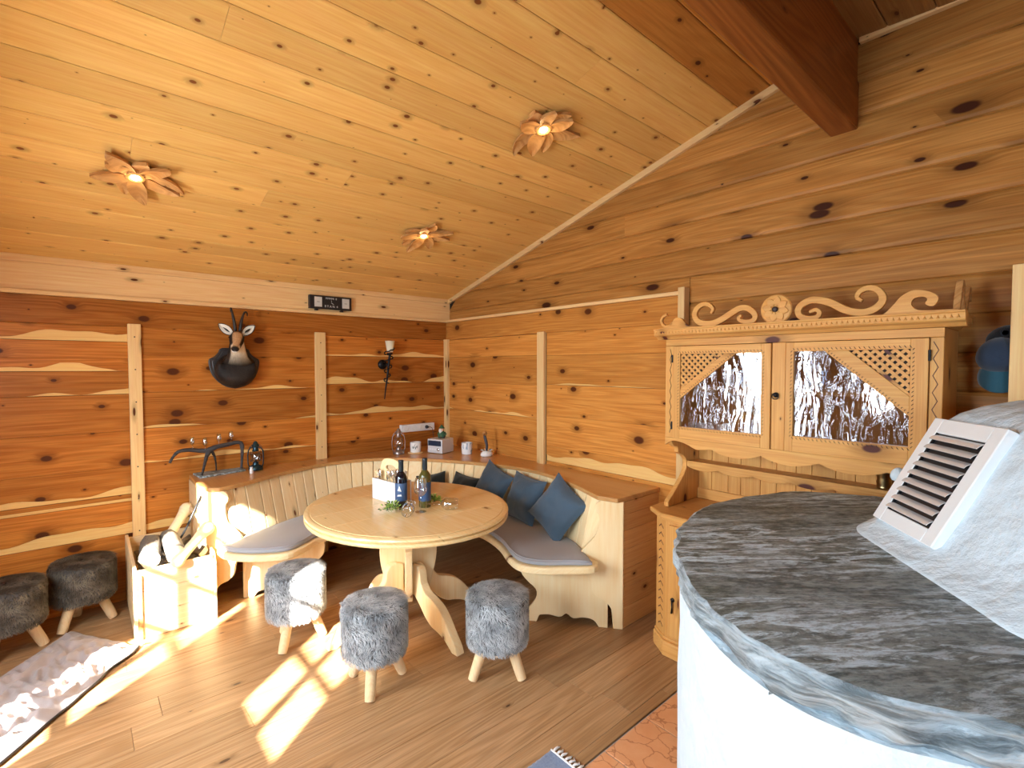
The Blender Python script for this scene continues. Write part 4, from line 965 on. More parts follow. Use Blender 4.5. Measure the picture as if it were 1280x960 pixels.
for k, y_ in enumerate((-3.46, -3.58, -3.70)): cup('red_cup', (-.22, y_, 1.2185), 'small red cup inside the hutch, ' + names[k], M['red'], R=.03, h=.05, group='red cups inside the hutch')
for k, (y_, nm) in enumerate(((-2.95, 'left'), (-3.12, 'right'))): cup('glass_tumbler', (-.16, y_, 1.5025), 'drinking glass on the inner hutch shelf behind the left door, the %s one' % nm, M['glass'], h=.10, group='glasses inside the hutch', handle=False, cat='glass')
for k, (y_, nm) in enumerate(((-3.52, 'left'), (-3.66, 'middle'), (-3.80, 'right'))): cup('glass_tumbler', (-.16, y_, 1.5025), 'drinking glass on the inner hutch shelf behind the right door, the %s one' % nm, M['glass'], h=.10, group='glasses inside the hutch', handle=False, cat='glass')
t = thing('brass_tin', (-.062, -3.745, 1.0505), 'small ridged brass cup on the hutch plate rail, next to the white stove', 'cup')
obj('tin_body', MB().lathe([(.026, 0), (.030, .006), (.028, .018), (.031, .03), (.028, .045), (.031, .058), (.033, .075), (.029, .075), (.026, .012), (.001, .012)], 20), simple('brass', (.32, .24, .12), .3, 1.0), parent=t, smooth=True, auto=True)

# ================================================================ masonry stove
st = thing('masonry_stove', (-1.0, -4.3, 0), 'whitewashed masonry stove with rough slate slab and a leaning vented hood', 'stove')
out = [(-.30, -3.76), (-.445, -3.515), (-.73, -3.39), (-1.0, -3.352), (-1.235, -3.395), (-1.398, -3.459), (-1.55, -3.535), (-1.666, -3.628), (-1.75, -3.714), (-1.824, -3.817), (-1.868, -3.909), (-1.888, -3.985), (-1.888, -4.05), (-1.878, -4.12), (-1.842, -4.2), (-1.815, -4.26), (-1.80, -4.4), (-1.80, -4.7), (-1.78, -5.1)]
oc = spline([Vector(p) for p in out], 240)
oc = [p for p in oc] + [Vector((-1.2, -5.1)), Vector((-.6, -5.1)), Vector((-.30, -5.1)), Vector((-.30, -4.4))]
cen = Vector((-.95, -4.3))
def ringz(ins, z, am, zam, sd):
    r = []
    for i, p in enumerate(oc):
        d = (cen - p).normalized(); k = am * (noise.noise(Vector((p.x * 7, p.y * 7, sd))) + .6 * noise.noise(Vector((p.x * 22, p.y * 22, sd + z * 20))))
        q = p + d * (ins + k); r.append((q.x, q.y, z + zam * noise.noise(Vector((p.x * 9, p.y * 9, sd + 5)))))
    return r
rings = [ringz(.075, .952, .02, .012, 1), ringz(.050, .957, .03, .012, 1), ringz(.030, .975, .032, .012, 2), ringz(.016, 1.0, .035, .010, 3), ringz(.012, 1.025, .030, .008, 4), ringz(.004, 1.045, .016, .006, 5), ringz(.003, 1.055, .012, .003, 6), ringz(.012, 1.0595, .012, .001, 6)]
mb = MB().loft(rings[:8], cap=False, mi=1)
n_ = len(oc); r0 = rings[0]; rT = rings[7]
inner = [ringz(.04, 1.061, .010, .0015, 6), ringz(.12, 1.060, 0, .0025, 6), ringz(.25, 1.060, 0, .003, 8)]
mb.loft([rT] + inner, cap=False, mi=0); mb.add(inner[-1], [tuple(range(n_))], 0); mb.add(r0, [tuple(range(n_ - 1, -1, -1))], 1)
obj('slate_slab', mb, [M['slate'], M['slate_edge']], parent=st, world=True, smooth=True)
bodyc = [p + (cen - p).normalized() * .022 for p in oc if p.x < -.2]
bodyc = [Vector((max(-3, min(-.50, p.x)), p.y)) for p in bodyc]
rb = []
for z in (0, .1, .3, .5, .7, .85, .95, .965):
    rb.append([(p.x + .008 * noise.noise(Vector((p.x * 4, p.y * 4, z * 4))), p.y + .008 * noise.noise(Vector((p.x * 4, p.y * 4, z * 4 + 9))), z) for p in bodyc])
obj('plastered_body', MB().loft(rb), M['plaster'], parent=st, world=True, smooth=True, auto=True)
P0 = Vector((-.836, -3.892, 0)); U_ = Vector((-cos(radians(38)), -sin(radians(38)), 0)); I_ = Vector((sin(radians(38)), -cos(radians(38)), 0))
def hring(a0, a1, b0, b1, z, r, n=10):
    pts = []
    for cx_, cy_, s in ((a1 - r, b0 + r, -90), (a1 - r, b1 - r, 0), (a0 + r, b1 - r, 90), (a0 + r, b0 + r, 180)):
        for k in range(n + 1):
            a = radians(s + 90 * k / n); pts.append((cx_ + r * cos(a), cy_ + r * sin(a)))
    o_ = []
    # densify straight edges
    P = []
    for i in range(len(pts)):
        a, b = Vector(pts[i]), Vector(pts[(i + 1) % len(pts)]); m = max(1, int((b - a).length / .05)) if (i % (n + 1)) == n else 1
        m = 8 if (i % (n + 1)) == n else 1
        for j in range(m): P.append(a.lerp(b, j / m))
    for p in P:
        q = P0 + U_ * p.x + I_ * p.y; w_ = .010 * noise.noise(Vector((q.x * 5, q.y * 5, z * 5)))
        q = q + (I_ * w_); o_.append((q.x, q.y, z))
    return o_
T28 = math.tan(radians(28))
hr = [hring(-.125, .86, -.095, .70, 1.052, .20), hring(-.118, .83, -.07, .70, 1.066, .19), hring(-.110, .80, -.038, .69, 1.085, .18), hring(-.102, .775, .004 + (1.11 - 1.10) * T28, .69, 1.115, .16),
      hring(-.092, .70, .006 + (1.18 - 1.10) * T28, .68, 1.18, .14), hring(-.09, .61, .006 + .17 * T28, .67, 1.27, .13), hring(-.08, .53, .006 + .26 * T28, .66, 1.36, .12), hring(-.07, .47, .006 + .335 * T28, .65, 1.435, .11),
      hring(-.05, .445, .006 + .36 * T28 + .02, .64, 1.465, .10), hring(-.02, .41, .27, .63, 1.492, .09), hring(.03, .36, .33, .62, 1.513, .08), hring(.10, .30, .42, .58, 1.524, .05)]
obj('plastered_hood', MB().loft(hr), M['plaster'], parent=st, world=True, smooth=True)
# vent frame: local x = U_ (left to right), y = up along the slope
V_ = (-(-I_) * 1.0); V_ = I_ * sin(radians(28)) + Vector((0, 0, cos(radians(28)))); N_ = U_.cross(V_)
if N_.dot(I_) > 0: N_ = -N_
VF = frame((P0.x, P0.y, 1.10), U_, V_, N_)
fw, fh, oa0, oa1, ov0, ov1 = .31, .385, .045, .262, .045, .335
fm = MB()
for (a, b, c, d) in ((0, oa0, 0, fh), (oa1, fw, 0, fh), (oa0, oa1, 0, ov0), (oa0, oa1, ov1, fh)): fm.box(a, b, c, d, -.02, .022, 0, VF)
vf = obj('vent_frame', fm, M['whitepaint'] if 'whitepaint' in M else M['white'], parent=st, world=True, bevel=.003)
obj('vent_recess', MB().box(oa0, oa1, ov0, ov1, .0115, .0125, 0, VF), M['black'], parent=vf, world=True)
ns = 9
for k in range(ns):
    v = ov0 + (ov1 - ov0) * (k + .5) / ns; aa = radians(38); hw = .0135
    c_, s_ = cos(aa), sin(aa); mbs = MB()
    prof_ = []
    for j in range(7):
        t = -1 + 2 * j / 6; prof_.append((v + hw * t * c_, .0235 + hw * t * -s_ * .8 + .003 * (1 - t * t)))
    L = [(oa0 + .002, a, b) for a, b in prof_]; R2 = [(oa1 - .002, a, b) for a, b in prof_]
    lo = [(x, y - .0008, z - .0012) for x, y, z in L]; lo2 = [(x, y - .0008, z - .0012) for x, y, z in R2]
    mbs.loft([L + lo[::-1], R2 + lo2[::-1]], VF)
    obj('louvre_slat', mbs, M['louvre'] if 'louvre' in M else M['steel'], parent=vf, world=True, smooth=True, auto=True)
obj('side_rail', MB().box(oa0, oa0 + .006, ov0, ov1, .012, .020, 0, VF), M['iron'], parent=vf, world=True)
obj('plaster_nub', MB().sphere((-.052, .165, -.004), (.020, .026, .020), 14, VF), M['plaster'], parent=st, world=True, smooth=True)

# ================================================================ pale board and cap at the far right
t = thing('pine_board', (-.16, -4.27, 0), 'upright pale pine board behind the stove hood at the right edge of the picture', 'board')
obj('board_face', MB().box(-.175, -.150, -4.40, -4.153, 0.0, 2.012), M['fasciaZ'], parent=t, world=True, bevel=.003)
t = thing('baseball_cap', (-.05, -4.12, 1.66), 'dark blue cap hanging on the wall right of the hutch', 'cap')
R0 = frame((-.085, -4.125, 1.655), (0, -1, 0), (0, 0, 1), (-1, 0, 0))
dm = MB(); rings = []
for j in range(9):
    f_ = j / 8 * pi / 2; rings.append([(.078 * cos(f_) * cos(a) , .085 * cos(f_) * sin(a) * (1.0 if sin(a) > 0 else .75), .085 * sin(f_)) for a in [2 * pi * k / 24 for k in range(24)]])
dm.loft(rings, R0); obj('crown', dm, M['cap'], parent=t, world=True, smooth=True)
bm_ = MB(); rr_ = []
for j in range(9):
    v = j / 8; rr_.append([((.062 + .006 * sin(pi * v)) * s, -.045 - .095 * v * (1 - .35 * abs(s) ** 2.2), .035 - .05 * s * s + .02 * v) for s in [-1 + 2 * k / 12 for k in range(13)]])
bm_.loft(rr_, R0, closed=False, cap=False); o = obj('brim', bm_, M['capteal'], parent=t, world=True, smooth=True); q = o.modifiers.new('s', 'SOLIDIFY'); q.thickness = .004
t2_ = thing('baseball_cap', (-.05, -4.13, 1.72), 'black cap hooked above and behind the dark blue cap', 'cap')
dm = MB(); dm.loft([[(x * 1.02 , y * .8, z * .8) for x, y, z in r] for r in rings], frame((-.040, -4.150, 1.722), (0, -1, 0), (0, 0, 1), (-1, 0, 0))); obj('crown', dm, M['capblack'], parent=t2_, world=True, smooth=True)
obj('strap_ring', MB().lathe([(.016, 0), (.016, .004), (.010, .004), (.010, 0)], 16, frame((-.11, -4.135, 1.755), (0, 1, 0), (0, 0, 1), (-1, 0, 0))), M['capblack'], parent=t2_, world=True)
hk = thing('wall_hook', (.03, -4.13, 1.72), 'small black iron hook behind the two caps', 'hook')
obj('hook_arm', MB().tube([(.035, -4.13, 1.73), (-.03, -4.13, 1.73), (-.045, -4.13, 1.75)], .005, 8), M['iron'], parent=hk, world=True, smooth=True)

# ================================================================ pillows
def pillow(loc, ex, tilt, rot, side, m, label, seed):
    ex = Vector(ex).normalized(); ez0 = ex.cross(Vector((0, 0, 1))).normalized()   # faces the table
    if ez0.dot(Vector((TC.x, TC.y, 0)) - Vector((loc[0], loc[1], 0))) < 0: ez0 = -ez0
    ez = (ez0 * cos(tilt) + Vector((0, 0, 1)) * sin(tilt)).normalized(); ey = ez.cross(ex).normalized()
    if ey.z < 0: ey = -ey
    a = ex * cos(rot) + ey * sin(rot); b = -ex * sin(rot) + ey * cos(rot); ez = a.cross(b)
    if ez.dot(ez0) < 0: pass
    t = thing('throw_pillow', loc, label, 'pillow', 'pillows on the corner bench')
    n = 28; vs = [[], []]; h = side / 2
    for sgn in (0, 1):
        for j in range(n + 1):
            for i in range(n + 1):
                u, v = -1 + 2 * i / n, -1 + 2 * j / n
                x = u * h * (1 - .10 * (1 - v * v)); y_ = v * h * (1 - .10 * (1 - u * u))
                z = .075 * ((1 - u ** 4) * (1 - v ** 4)) ** .62 * (1 - .18 * (u * u + v * v))
                z += .016 * noise.noise(Vector((u * 2.2 + seed, v * 2.2, seed))) * (1 - u ** 6) * (1 - v ** 6) + .007 * abs(noise.noise(Vector((u * 5 + seed, v * 4 - u * 3, 3)))) * (1 - u ** 6) * (1 - v ** 6)
                z = max(z, 0) * (1 if sgn else -.7)
                vs[sgn].append(tuple(a * x + b * y_ + ez * z))
    mb = MB(); 
    f0 = [(j * (n + 1) + i, j * (n + 1) + i + 1, (j + 1) * (n + 1) + i + 1, (j + 1) * (n + 1) + i) for j in range(n) for i in range(n)]
    mb.add(vs[1], f0); mb.add(vs[0], [q[::-1] for q in f0])
    obj('pillow_cover', mb, m, parent=t, smooth=True)
    per = [vs[1][i] for i in range(n + 1)] + [vs[1][j * (n + 1) + n] for j in range(1, n + 1)] + [vs[1][n * (n + 1) + i] for i in range(n - 1, -1, -1)] + [vs[1][j * (n + 1)] for j in range(n - 1, -1, -1)]
    obj('seam', MB().tube(per, .0028, 5), m, parent=t, smooth=True)
    return t
pillow((-.455, -2.02, .655), (.10, -1, 0), .42, radians(-30), .355, M['pillow'], 'large blue pillow at the right end of the bench, tipped on its corner', 1)
pillow((-.395, -1.62, .635), (0, -1, 0), .36, radians(-5), .345, M['pillow'], 'blue pillow between the two other blue ones, standing upright', 2)
pillow((-.420, -1.27, .660), (.06, -1, 0), .34, radians(-18), .335, M['pillow'], 'blue pillow farthest left of the three, partly behind the table edge', 3)
pillow((-.50, -.99, .595), (.35, -1, 0), .36, radians(-8), .26, M['pillow_dark'], 'dark pillow right behind the table edge, touching the leftmost blue pillow', 4)
pillow((-.66, -.76, .590), (.6, -.8, 0), .36, radians(12), .26, M['pillow_dark'], 'dark pillow whose pointed corner shows above the table, nearest the corner', 5)

# ================================================================ things on the table (top at .7595)
ZT = .760
bt = thing('cutlery_caddy', (-1.375, -1.42, ZT), 'whitewashed wooden cutlery caddy with tall arched handle board on the table', 'caddy')
cx_ = Vector((.135, -.99, 0)).normalized(); cy_ = Vector((.99, .135, 0)).normalized()
CF = frame((0, 0, 0), cx_, cy_, (0, 0, 1))
hw_, hd_ = .125, .062
bt.rotation_euler = (0, 0, 0)
obj('front_panel', MB().box(-hw_, hw_, -hd_, -hd_ + .008, 0, .135, 0, CF), M['whitewash'], parent=bt, bevel=.002)
obj('back_panel', MB().box(-hw_, hw_, hd_ - .008, hd_, 0, .135, 0, CF), M['whitewash'], parent=bt, bevel=.002)
for s_ in (-1, 1): obj('end_panel', MB().box(s_ * hw_ - (.008 if s_ > 0 else 0), s_ * hw_ + (.0 if s_ > 0 else .008), -hd_ + .008, hd_ - .008, 0, .135, 0, CF), M['shelfX'], parent=bt, bevel=.002)
obj('bottom_panel', MB().box(-hw_ + .008, hw_ - .008, -hd_ + .008, hd_ - .008, 0.001, .008, 0, CF), M['whitewash'], parent=bt)
ho = curve2([(-.117, .01), (-.117, .16), (-.112, .20), (-.09, .245), (-.05, .262), (0, .266), (.05, .262), (.09, .245), (.112, .20), (.117, .16), (.117, .01)], 44)
hole = [(.055 * cos(a) * (1.0), .205 + .022 * sin(a)) for a in [2 * pi * k / 24 for k in range(24)]]
# handle board with a slot: outer outline bridged to the hole
outer = ho; k0 = min(range(len(outer)), key=lambda i: (outer[i][0]) ** 2 + (outer[i][1] - .27) ** 2)
poly = outer[:k0 + 1] + [hole[(6 - j) % 24] for j in range(25)] + outer[k0:]
mbh = MB(); n_o = 48
def ring_o(a):
    # outer boundary point in direction a from (0,.205)
    dx, dz = cos(a), sin(a); best = None
    for i in range(len(outer) - 1):
        p, q = Vector(outer[i]), Vector(outer[i + 1]); e = q - p; den = dx * e.y - dz * e.x
        if abs(den) < 1e-9: continue
        t = ((p.x) * e.y - (p.y - .205) * e.x) / den; s = ((p.x) * dz - (p.y - .205) * dx) / den
        if t > 0 and -1e-6 <= s <= 1 + 1e-6: best = t if best is None else min(best, t)
    if best is None: best = (.205 - .01) / max(1e-3, -dz)
    return (dx * best, .205 + dz * best)
ro_ = [ring_o(2 * pi * k / n_o) for k in range(n_o)]; ri_ = [(.055 * cos(2 * pi * k / n_o), .205 + .022 * sin(2 * pi * k / n_o)) for k in range(n_o)]
HF = CF @ frame((0, 0, 0), (1, 0, 0), (0, 0, 1), (0, -1, 0))
rr3 = [[(x, z, .005) for x, z in ri_], [(x, z, .005) for x, z in ro_], [(x, z, -.005) for x, z in ro_], [(x, z, -.005) for x, z in ri_], [(x, z, .005) for x, z in ri_]]
obj('handle_board', mbh.loft(rr3, HF, cap=False), M['bench'], parent=bt)
def cutlery(loc, label, kind, seed, tilt):
    r_ = random.Random(seed); t = thing(kind, loc, label, 'cutlery', 'cutlery standing in the wooden caddy')
    d = Vector((r_.uniform(-.25, .25), r_.uniform(-.2, .2), 1)).normalized(); s = d.cross(Vector((1, .3, 0))).normalized(); n = d.cross(s)
    F_ = frame((0, 0, 0), s, d, n)
    obj('stem', MB().loft([[(-w, y_, -.001), (w, y_, -.001), (w, y_, .001), (-w, y_, .001)] for y_, w in ((0, .006), (.05, .004), (.10, .003), (.125, .003))], F_), M['steel'], parent=t, smooth=True, auto=True)
    if kind == 'spoon':
        obj('bowl', MB().sphere((0, .152, .002), (.0165, .030, .006), 12, F_), M['steel'], parent=t, smooth=True)
    else:
        mb = MB(); mb.box(-.011, .011, .124, .142, -.001, .001, 0, F_)
        for k in range(4): mb.box(-.011 + k * .0062, -.0078 + k * .0062, .142, .175, -.001, .001, 0, F_)
        obj('tines', mb, M['steel'], parent=t)
    return t
k = 0
for side_, (px_, nm) in enumerate(((-.078, 'left'), (.085, 'right'))):
    for j in range(7):
        o_ = Vector((-1.375, -1.42, 0)) + cx_ * (px_ + .018 * (j % 3 - 1)) + cy_ * ((-.032 if side_ == 0 else -.03) + .014 * (j // 3))
        kd = 'fork' if j % 2 else 'spoon'
        pos = ['front left', 'front middle', 'front right', 'centre left', 'very centre', 'centre right', 'back left'][j]
        cutlery((o_.x, o_.y, ZT + .012 + .02 * (side_)), 'steel %s in the %s bunch of the caddy, at its %s' % (kd, nm, pos), kd, 50 + k, 0); k += 1
def bottle(loc, label, glassm, R=.037, h=.285):
    t = thing('wine_bottle', loc, label, 'bottle')
    obj('glass_body', MB().lathe([(R * .5, 0), (R * .95, .002), (R, .008), (R, h * .60), (R * .93, h * .66), (R * .62, h * .72), (R * .40, h * .76), (R * .37, h * .80), (R * .36, h * .965), (R * .40, h * .97), (R * .40, h * .985), (R * .34, h)], 28), glassm, parent=t, smooth=True, auto=True)
    obj('capsule', MB().lathe([(R * .40, h * .76), (R * .42, h * .80), (R * .41, h * .95), (R * .44, h * .97), (R * .44, h * .99), (R * .38, h * 1.005), (.001, h * 1.006)], 24), M['capteal2'], parent=t, smooth=True, auto=True)
    obj('label', MB().lathe([(R * 1.01, h * .14), (R * 1.015, h * .141), (R * 1.015, h * .52), (R * 1.01, h * .521)], 28, cap=False), M['wine_label'], parent=t, smooth=True, auto=True)
    return t
w1 = bottle((-1.405, -1.600, ZT), 'dark red-wine bottle with blue label in front of the cutlery caddy', M['bottle'])
# pale emblem on the label
mb = MB(); F1 = frame((-.0265, -.0270, 0), (.71, -.71, 0), (0, 0, 1), (-.71, -.71, 0))
mb.prism([(-.012, .105), (.012, .100), (0, .135)], -.001, .0012, F1).prism([(-.014, .070), (.014, .072), (.010, .082), (-.010, .080)], -.002, .0012, F1)
obj('emblem', mb, M['chalk'], parent=w1)
w2 = bottle((-1.300, -1.705, ZT), 'olive green wine bottle standing right of the dark one, behind a wine glass', M['bottlegreen2'], h=.30)
def goblet(loc, label, F_=None, lying=False, R=.038, H=.20, grp='wine glasses on the table'):
    t = thing('wine_glass', loc, label, 'glass', grp)
    F_ = F_ or Matrix.Identity(4)
    obj('foot', MB().lathe([(.032, 0), (.033, .001), (.020, .003), (.005, .006)], 24, F_), M['glass'], parent=t, smooth=True, auto=True)
    obj('stem', MB().lathe([(.005, .006), (.0035, .02), (.0035, H * .42), (.006, H * .45)], 12, F_), M['glass'], parent=t, smooth=True)
    pr_ = [(.004, H * .45), (R * .6, H * .50), (R * .95, H * .60), (R, H * .68), (R * .92, H * .85), (R * .80, H)]
    pr_ += [(R * .80 - .0012, H), (R * .92 - .0015, H * .85), (R - .0015, H * .68), (R * .95 - .0015, H * .60), (R * .6 - .001, H * .51), (.002, H * .46)]
    obj('bowl', MB().lathe(pr_, 28, F_, cap=False), M['glass'], parent=t, smooth=True, auto=True)
    return t
goblet((-1.375, -1.780, ZT), 'upright wine glass standing in front of the green bottle')
ax1 = Vector((-.62, -.78, -.03)).normalized(); x1 = Vector((0, 0, 1)).cross(ax1).normalized()
goblet((-1.405, -1.715, ZT + .037), 'wine glass lying with its open mouth towards the camera', frame((0, 0, 0), x1, ax1.cross(x1), ax1), True, H=.15)
ax2 = Vector((.80, -.60, -.0)).normalized(); x2 = Vector((0, 0, 1)).cross(ax2).normalized()
goblet((-1.335, -1.775, ZT + .037), 'wine glass lying on its side pointing right on the table', frame((0, 0, 0), x2, ax2.cross(x2), ax2), True, H=.19)
def sprig(loc, R, seed, label):
    r_ = random.Random(seed); t = thing('green_sprig', loc, label, 'plant', 'green sprigs on the table')
    mb = MB(); mb.c = []
    for i in range(260):
        a = r_.uniform(0, 2 * pi); e = r_.uniform(.05, 1.35); rr = R * r_.uniform(.25, 1)
        p = Vector((rr * cos(a) * cos(e), rr * sin(a) * cos(e), .010 + rr * .75 * sin(e))); d = (p.normalized() + Vector((r_.gauss(0, .4), r_.gauss(0, .4), r_.gauss(0, .3)))).normalized()
        s = d.orthogonal().normalized(); s = (s * cos(a * 3) + d.cross(s) * sin(a * 3)) * r_.uniform(.0025, .0042); L = r_.uniform(.012, .022)
        b = len(mb.v); mb.v += [tuple(p), tuple(p + d * L * .5 + s), tuple(p + d * L), tuple(p + d * L * .5 - s)]; mb.f.append((b, b + 1, b + 2, b + 3)); mb.m.append(0)
        g_ = r_.uniform(0, 1); c_ = (.16 + .30 * g_, .30 + .30 * g_, .04 + .06 * g_) if r_.random() > .25 else (.03, .10, .02); mb.c += [c_] * 4
    o = obj('leaves', mb, M['leaf'], parent=t); o['kind'] = 'stuff'
    st_ = MB()
    for i in range(7):
        a = 2 * pi * i / 7; st_.tube([(0, 0, .006), (R * .4 * cos(a), R * .4 * sin(a), .02), (R * .75 * cos(a), R * .75 * sin(a), .018)], .0012, 5)
    obj('twigs', st_, M['leafdark'], parent=t)['kind'] = 'stuff'
    return t
sprig((-1.505, -1.655, ZT), .062, 3, 'bright green sprig lying left of the wine bottles')
sprig((-1.215, -1.665, ZT), .052, 4, 'small green sprig behind the lying wine glass on the right')

# ================================================================ things on the corner shelf
ZS = ST + .0005
def lantern(loc, m, mglass, label, h=.235, R=.052):
    t = thing('storm_lantern', loc, label, 'lantern')
    obj('fuel_tank', MB().lathe([(R * .7, 0), (R * 1.0, .004), (R * 1.02, .018), (R * .85, .034), (R * .45, .044), (R * .40, .055)], 28), m, parent=t, smooth=True, auto=True)
    obj('glass_globe', MB().lathe([(R * .42, h * .26), (R * .66, h * .34), (R * .74, h * .44), (R * .62, h * .56), (R * .42, h * .66)], 24, cap=False), mglass, parent=t, smooth=True)
    obj('burner', MB().lathe([(R * .40, h * .235), (R * .42, h * .27), (R * .2, h * .30), (R * .1, h * .36)], 20), m, parent=t, smooth=True)
    obj('chimney_cap', MB().lathe([(R * .44, h * .655), (R * .50, h * .67), (R * .40, h * .72), (R * .36, h * .80), (R * .56, h * .82), (R * .50, h * .86), (R * .34, h * .91), (R * .30, h * .96), (R * .1, h)], 24), m, parent=t, smooth=True, auto=True)
    for s_ in (-1, 1):
        obj('side_tube', MB().tube([(s_ * R * .9, 0, .022), (s_ * R * 1.08, 0, h * .22), (s_ * R * 1.12, 0, h * .5), (s_ * R * 1.0, 0, h * .68), (s_ * R * .7, 0, h * .78), (s_ * R * .38, 0, h * .78)], .0045, 8), m, parent=t, smooth=True)
    gd = MB()
    for a in (0, 1, 2, 3): gd.tube([(R * .80 * cos(a * pi / 2 + .8 + q), R * .80 * sin(a * pi / 2 + .8 + q), h * (.28 + .38 * k / 6)) for k, q in enumerate([0, .15, .3, .45, .3, .15, 0])], .0015, 5)
    for z in (.34, .56): gd.tube([(R * .80 * cos(b), R * .80 * sin(b), h * z) for b in [2 * pi * k / 24 for k in range(25)]], .0015, 5)
    obj('wire_guard', gd, m, parent=t)
    obj('bail_handle', MB().tube([(R * 1.12 * cos(b), .012, h * .55 + R * 1.9 * sin(b) * .85) for b in [pi * k / 16 for k in range(17)]], .0018, 6), m, parent=t, smooth=True)
    t.rotation_euler = (0, 0, radians(-30)); return t
lantern((-.695, -.255, ZS), M['lantern_metal'], M['glass'], 'silver and copper storm lantern on the corner shelf left of the mug')
lantern((-1.868, -.165, ZS), M['lantern_dark'], M['glass'], 'dark teal storm lantern on the left part of the shelf, beside the antler rack', h=.225, R=.05)
t = thing('candle_jar', (-1.925, -.275, ZS), 'tiny white jar on the shelf edge in front of the dark lantern', 'jar')
obj('jar_body', MB().lathe([(.011, 0), (.013, .003), (.013, .03), (.009, .035), (.009, .042), (.001, .043)], 14), M['ceramic'], parent=t, smooth=True, auto=True)
obj('lid', MB().lathe([(.010, .043), (.011, .047), (.002, .048)], 14), M['chalk'], parent=t, smooth=True)
m1 = cup('mug', (-.545, -.300, ZS + .008), 'white enamel mug with dark printed lettering, right of the silver lantern', M['ceramic'], R=.050, h=.092); m1.rotation_euler = (0, 0, radians(160))
mb = MB()
for k, (a, w, z0_, z1_) in enumerate(((-2.75, .05, .040, .065), (-2.55, .09, .035, .06), (-2.35, .07, .040, .068), (-2.12, .08, .030, .058), (-1.95, .06, .045, .066), (-1.80, .05, .04, .07), (-2.2, .14, .072, .076))):
    mb.add([(.0505 * cos(a + w * s), .0505 * sin(a + w * s), z) for s, z in ((-1, z0_), (1, z0_ + .006), (.8, z1_), (-.6, z1_ - .008))], [(0, 1, 2, 3)])
o = obj('printed_lettering', mb, M['print_green'], parent=m1); o.rotation_euler = (0, 0, radians(-160))
t = thing('wooden_coaster', (-.545, -.300, ZS), 'round pale wooden coaster under the lettered mug', 'coaster'); obj('disc', MB().lathe([(.066, 0), (.070, .003), (.068, .007), (.001, .0075)], 28), M['bench'], parent=t, smooth=True, auto=True)
m2 = cup('mug', (-.225, -.665, ZS), 'white mug with pale blue birch pattern, right of the radio on the shelf', M['mugblue'], R=.050, h=.105); m2.rotation_euler = (0, 0, radians(130))
# radio
ra = thing('clock_radio', (-.352, -.425, ZS), 'silver box radio with dark display, between the two mugs on the shelf', 'radio')
RF = frame((0, 0, 0), (.32, -.947, 0), (.947, .32, 0), (0, 0, 1))
obj('case', MB().box(-.084, .084, -.088, .088, .004, .132, 0, RF), M['silverplastic'], parent=ra, bevel=.006)
obj('display', MB().box(-.075, .075, -.0905, -.0885, .070, .118, 0, RF), M['screen'], parent=ra, bevel=.001)
mb = MB().lathe([(.013, 0), (.013, .006), (.001, .007)], 16, RF @ frame((.045, -.0885, .040), (1, 0, 0), (0, 0, 1), (0, -1, 0))); obj('dial', mb, M['steel'], parent=ra, smooth=True)
for k in range(3): obj('button', MB().box(-.06 + k * .028, -.042 + k * .028, -.0905, -.0885, .032, .044, 0, RF), M['white'], parent=ra)
for s_ in (-1, 1): obj('foot', MB().box(s_ * .065 - .008, s_ * .065 + .008, -.07, .07, 0, .004, 0, RF), M['rubber'], parent=ra)
# gnome on the radio
gn = thing('gnome_figurine', (-.335, -.418, ZS + .133), 'little bearded gnome figurine in dark green sitting on the radio', 'figurine')
obj('body', MB().lathe([(.030, 0), (.036, .012), (.035, .035), (.026, .055), (.014, .066)], 20), M['green'], parent=gn, smooth=True)
obj('head', MB().sphere((-.006, -.006, .078), (.022, .022, .024), 14), M['skin'], parent=gn, smooth=True)
obj('beard', MB().loft([[(-.014 + r * cos(a), -.018 + r * .7 * sin(a), z) for a in [2 * pi * k / 12 for k in range(12)]] for z, r in ((.040, .004), (.052, .012), (.066, .017), (.078, .015), (.084, .006))]), M['chalk'], parent=gn, smooth=True)
obj('hat', MB().lathe([(.027, .088), (.028, .092), (.020, .100), (.010, .114), (.002, .122)], 18), M['green'], parent=gn, smooth=True, auto=True)
for s_ in (-1, 1): obj('arm', MB().tube([(s_ * .026, -.004, .050), (s_ * .036, -.014, .034), (s_ * .022, -.030, .026)], [.009, .009, .007], 8), M['green'], parent=gn, smooth=True)
for s_ in (-1, 1): obj('boot', MB().sphere((s_ * .016, -.034, .008), (.010, .016, .008), 10), M['black'], parent=gn, smooth=True)
gn.rotation_euler = (0, 0, radians(-25))
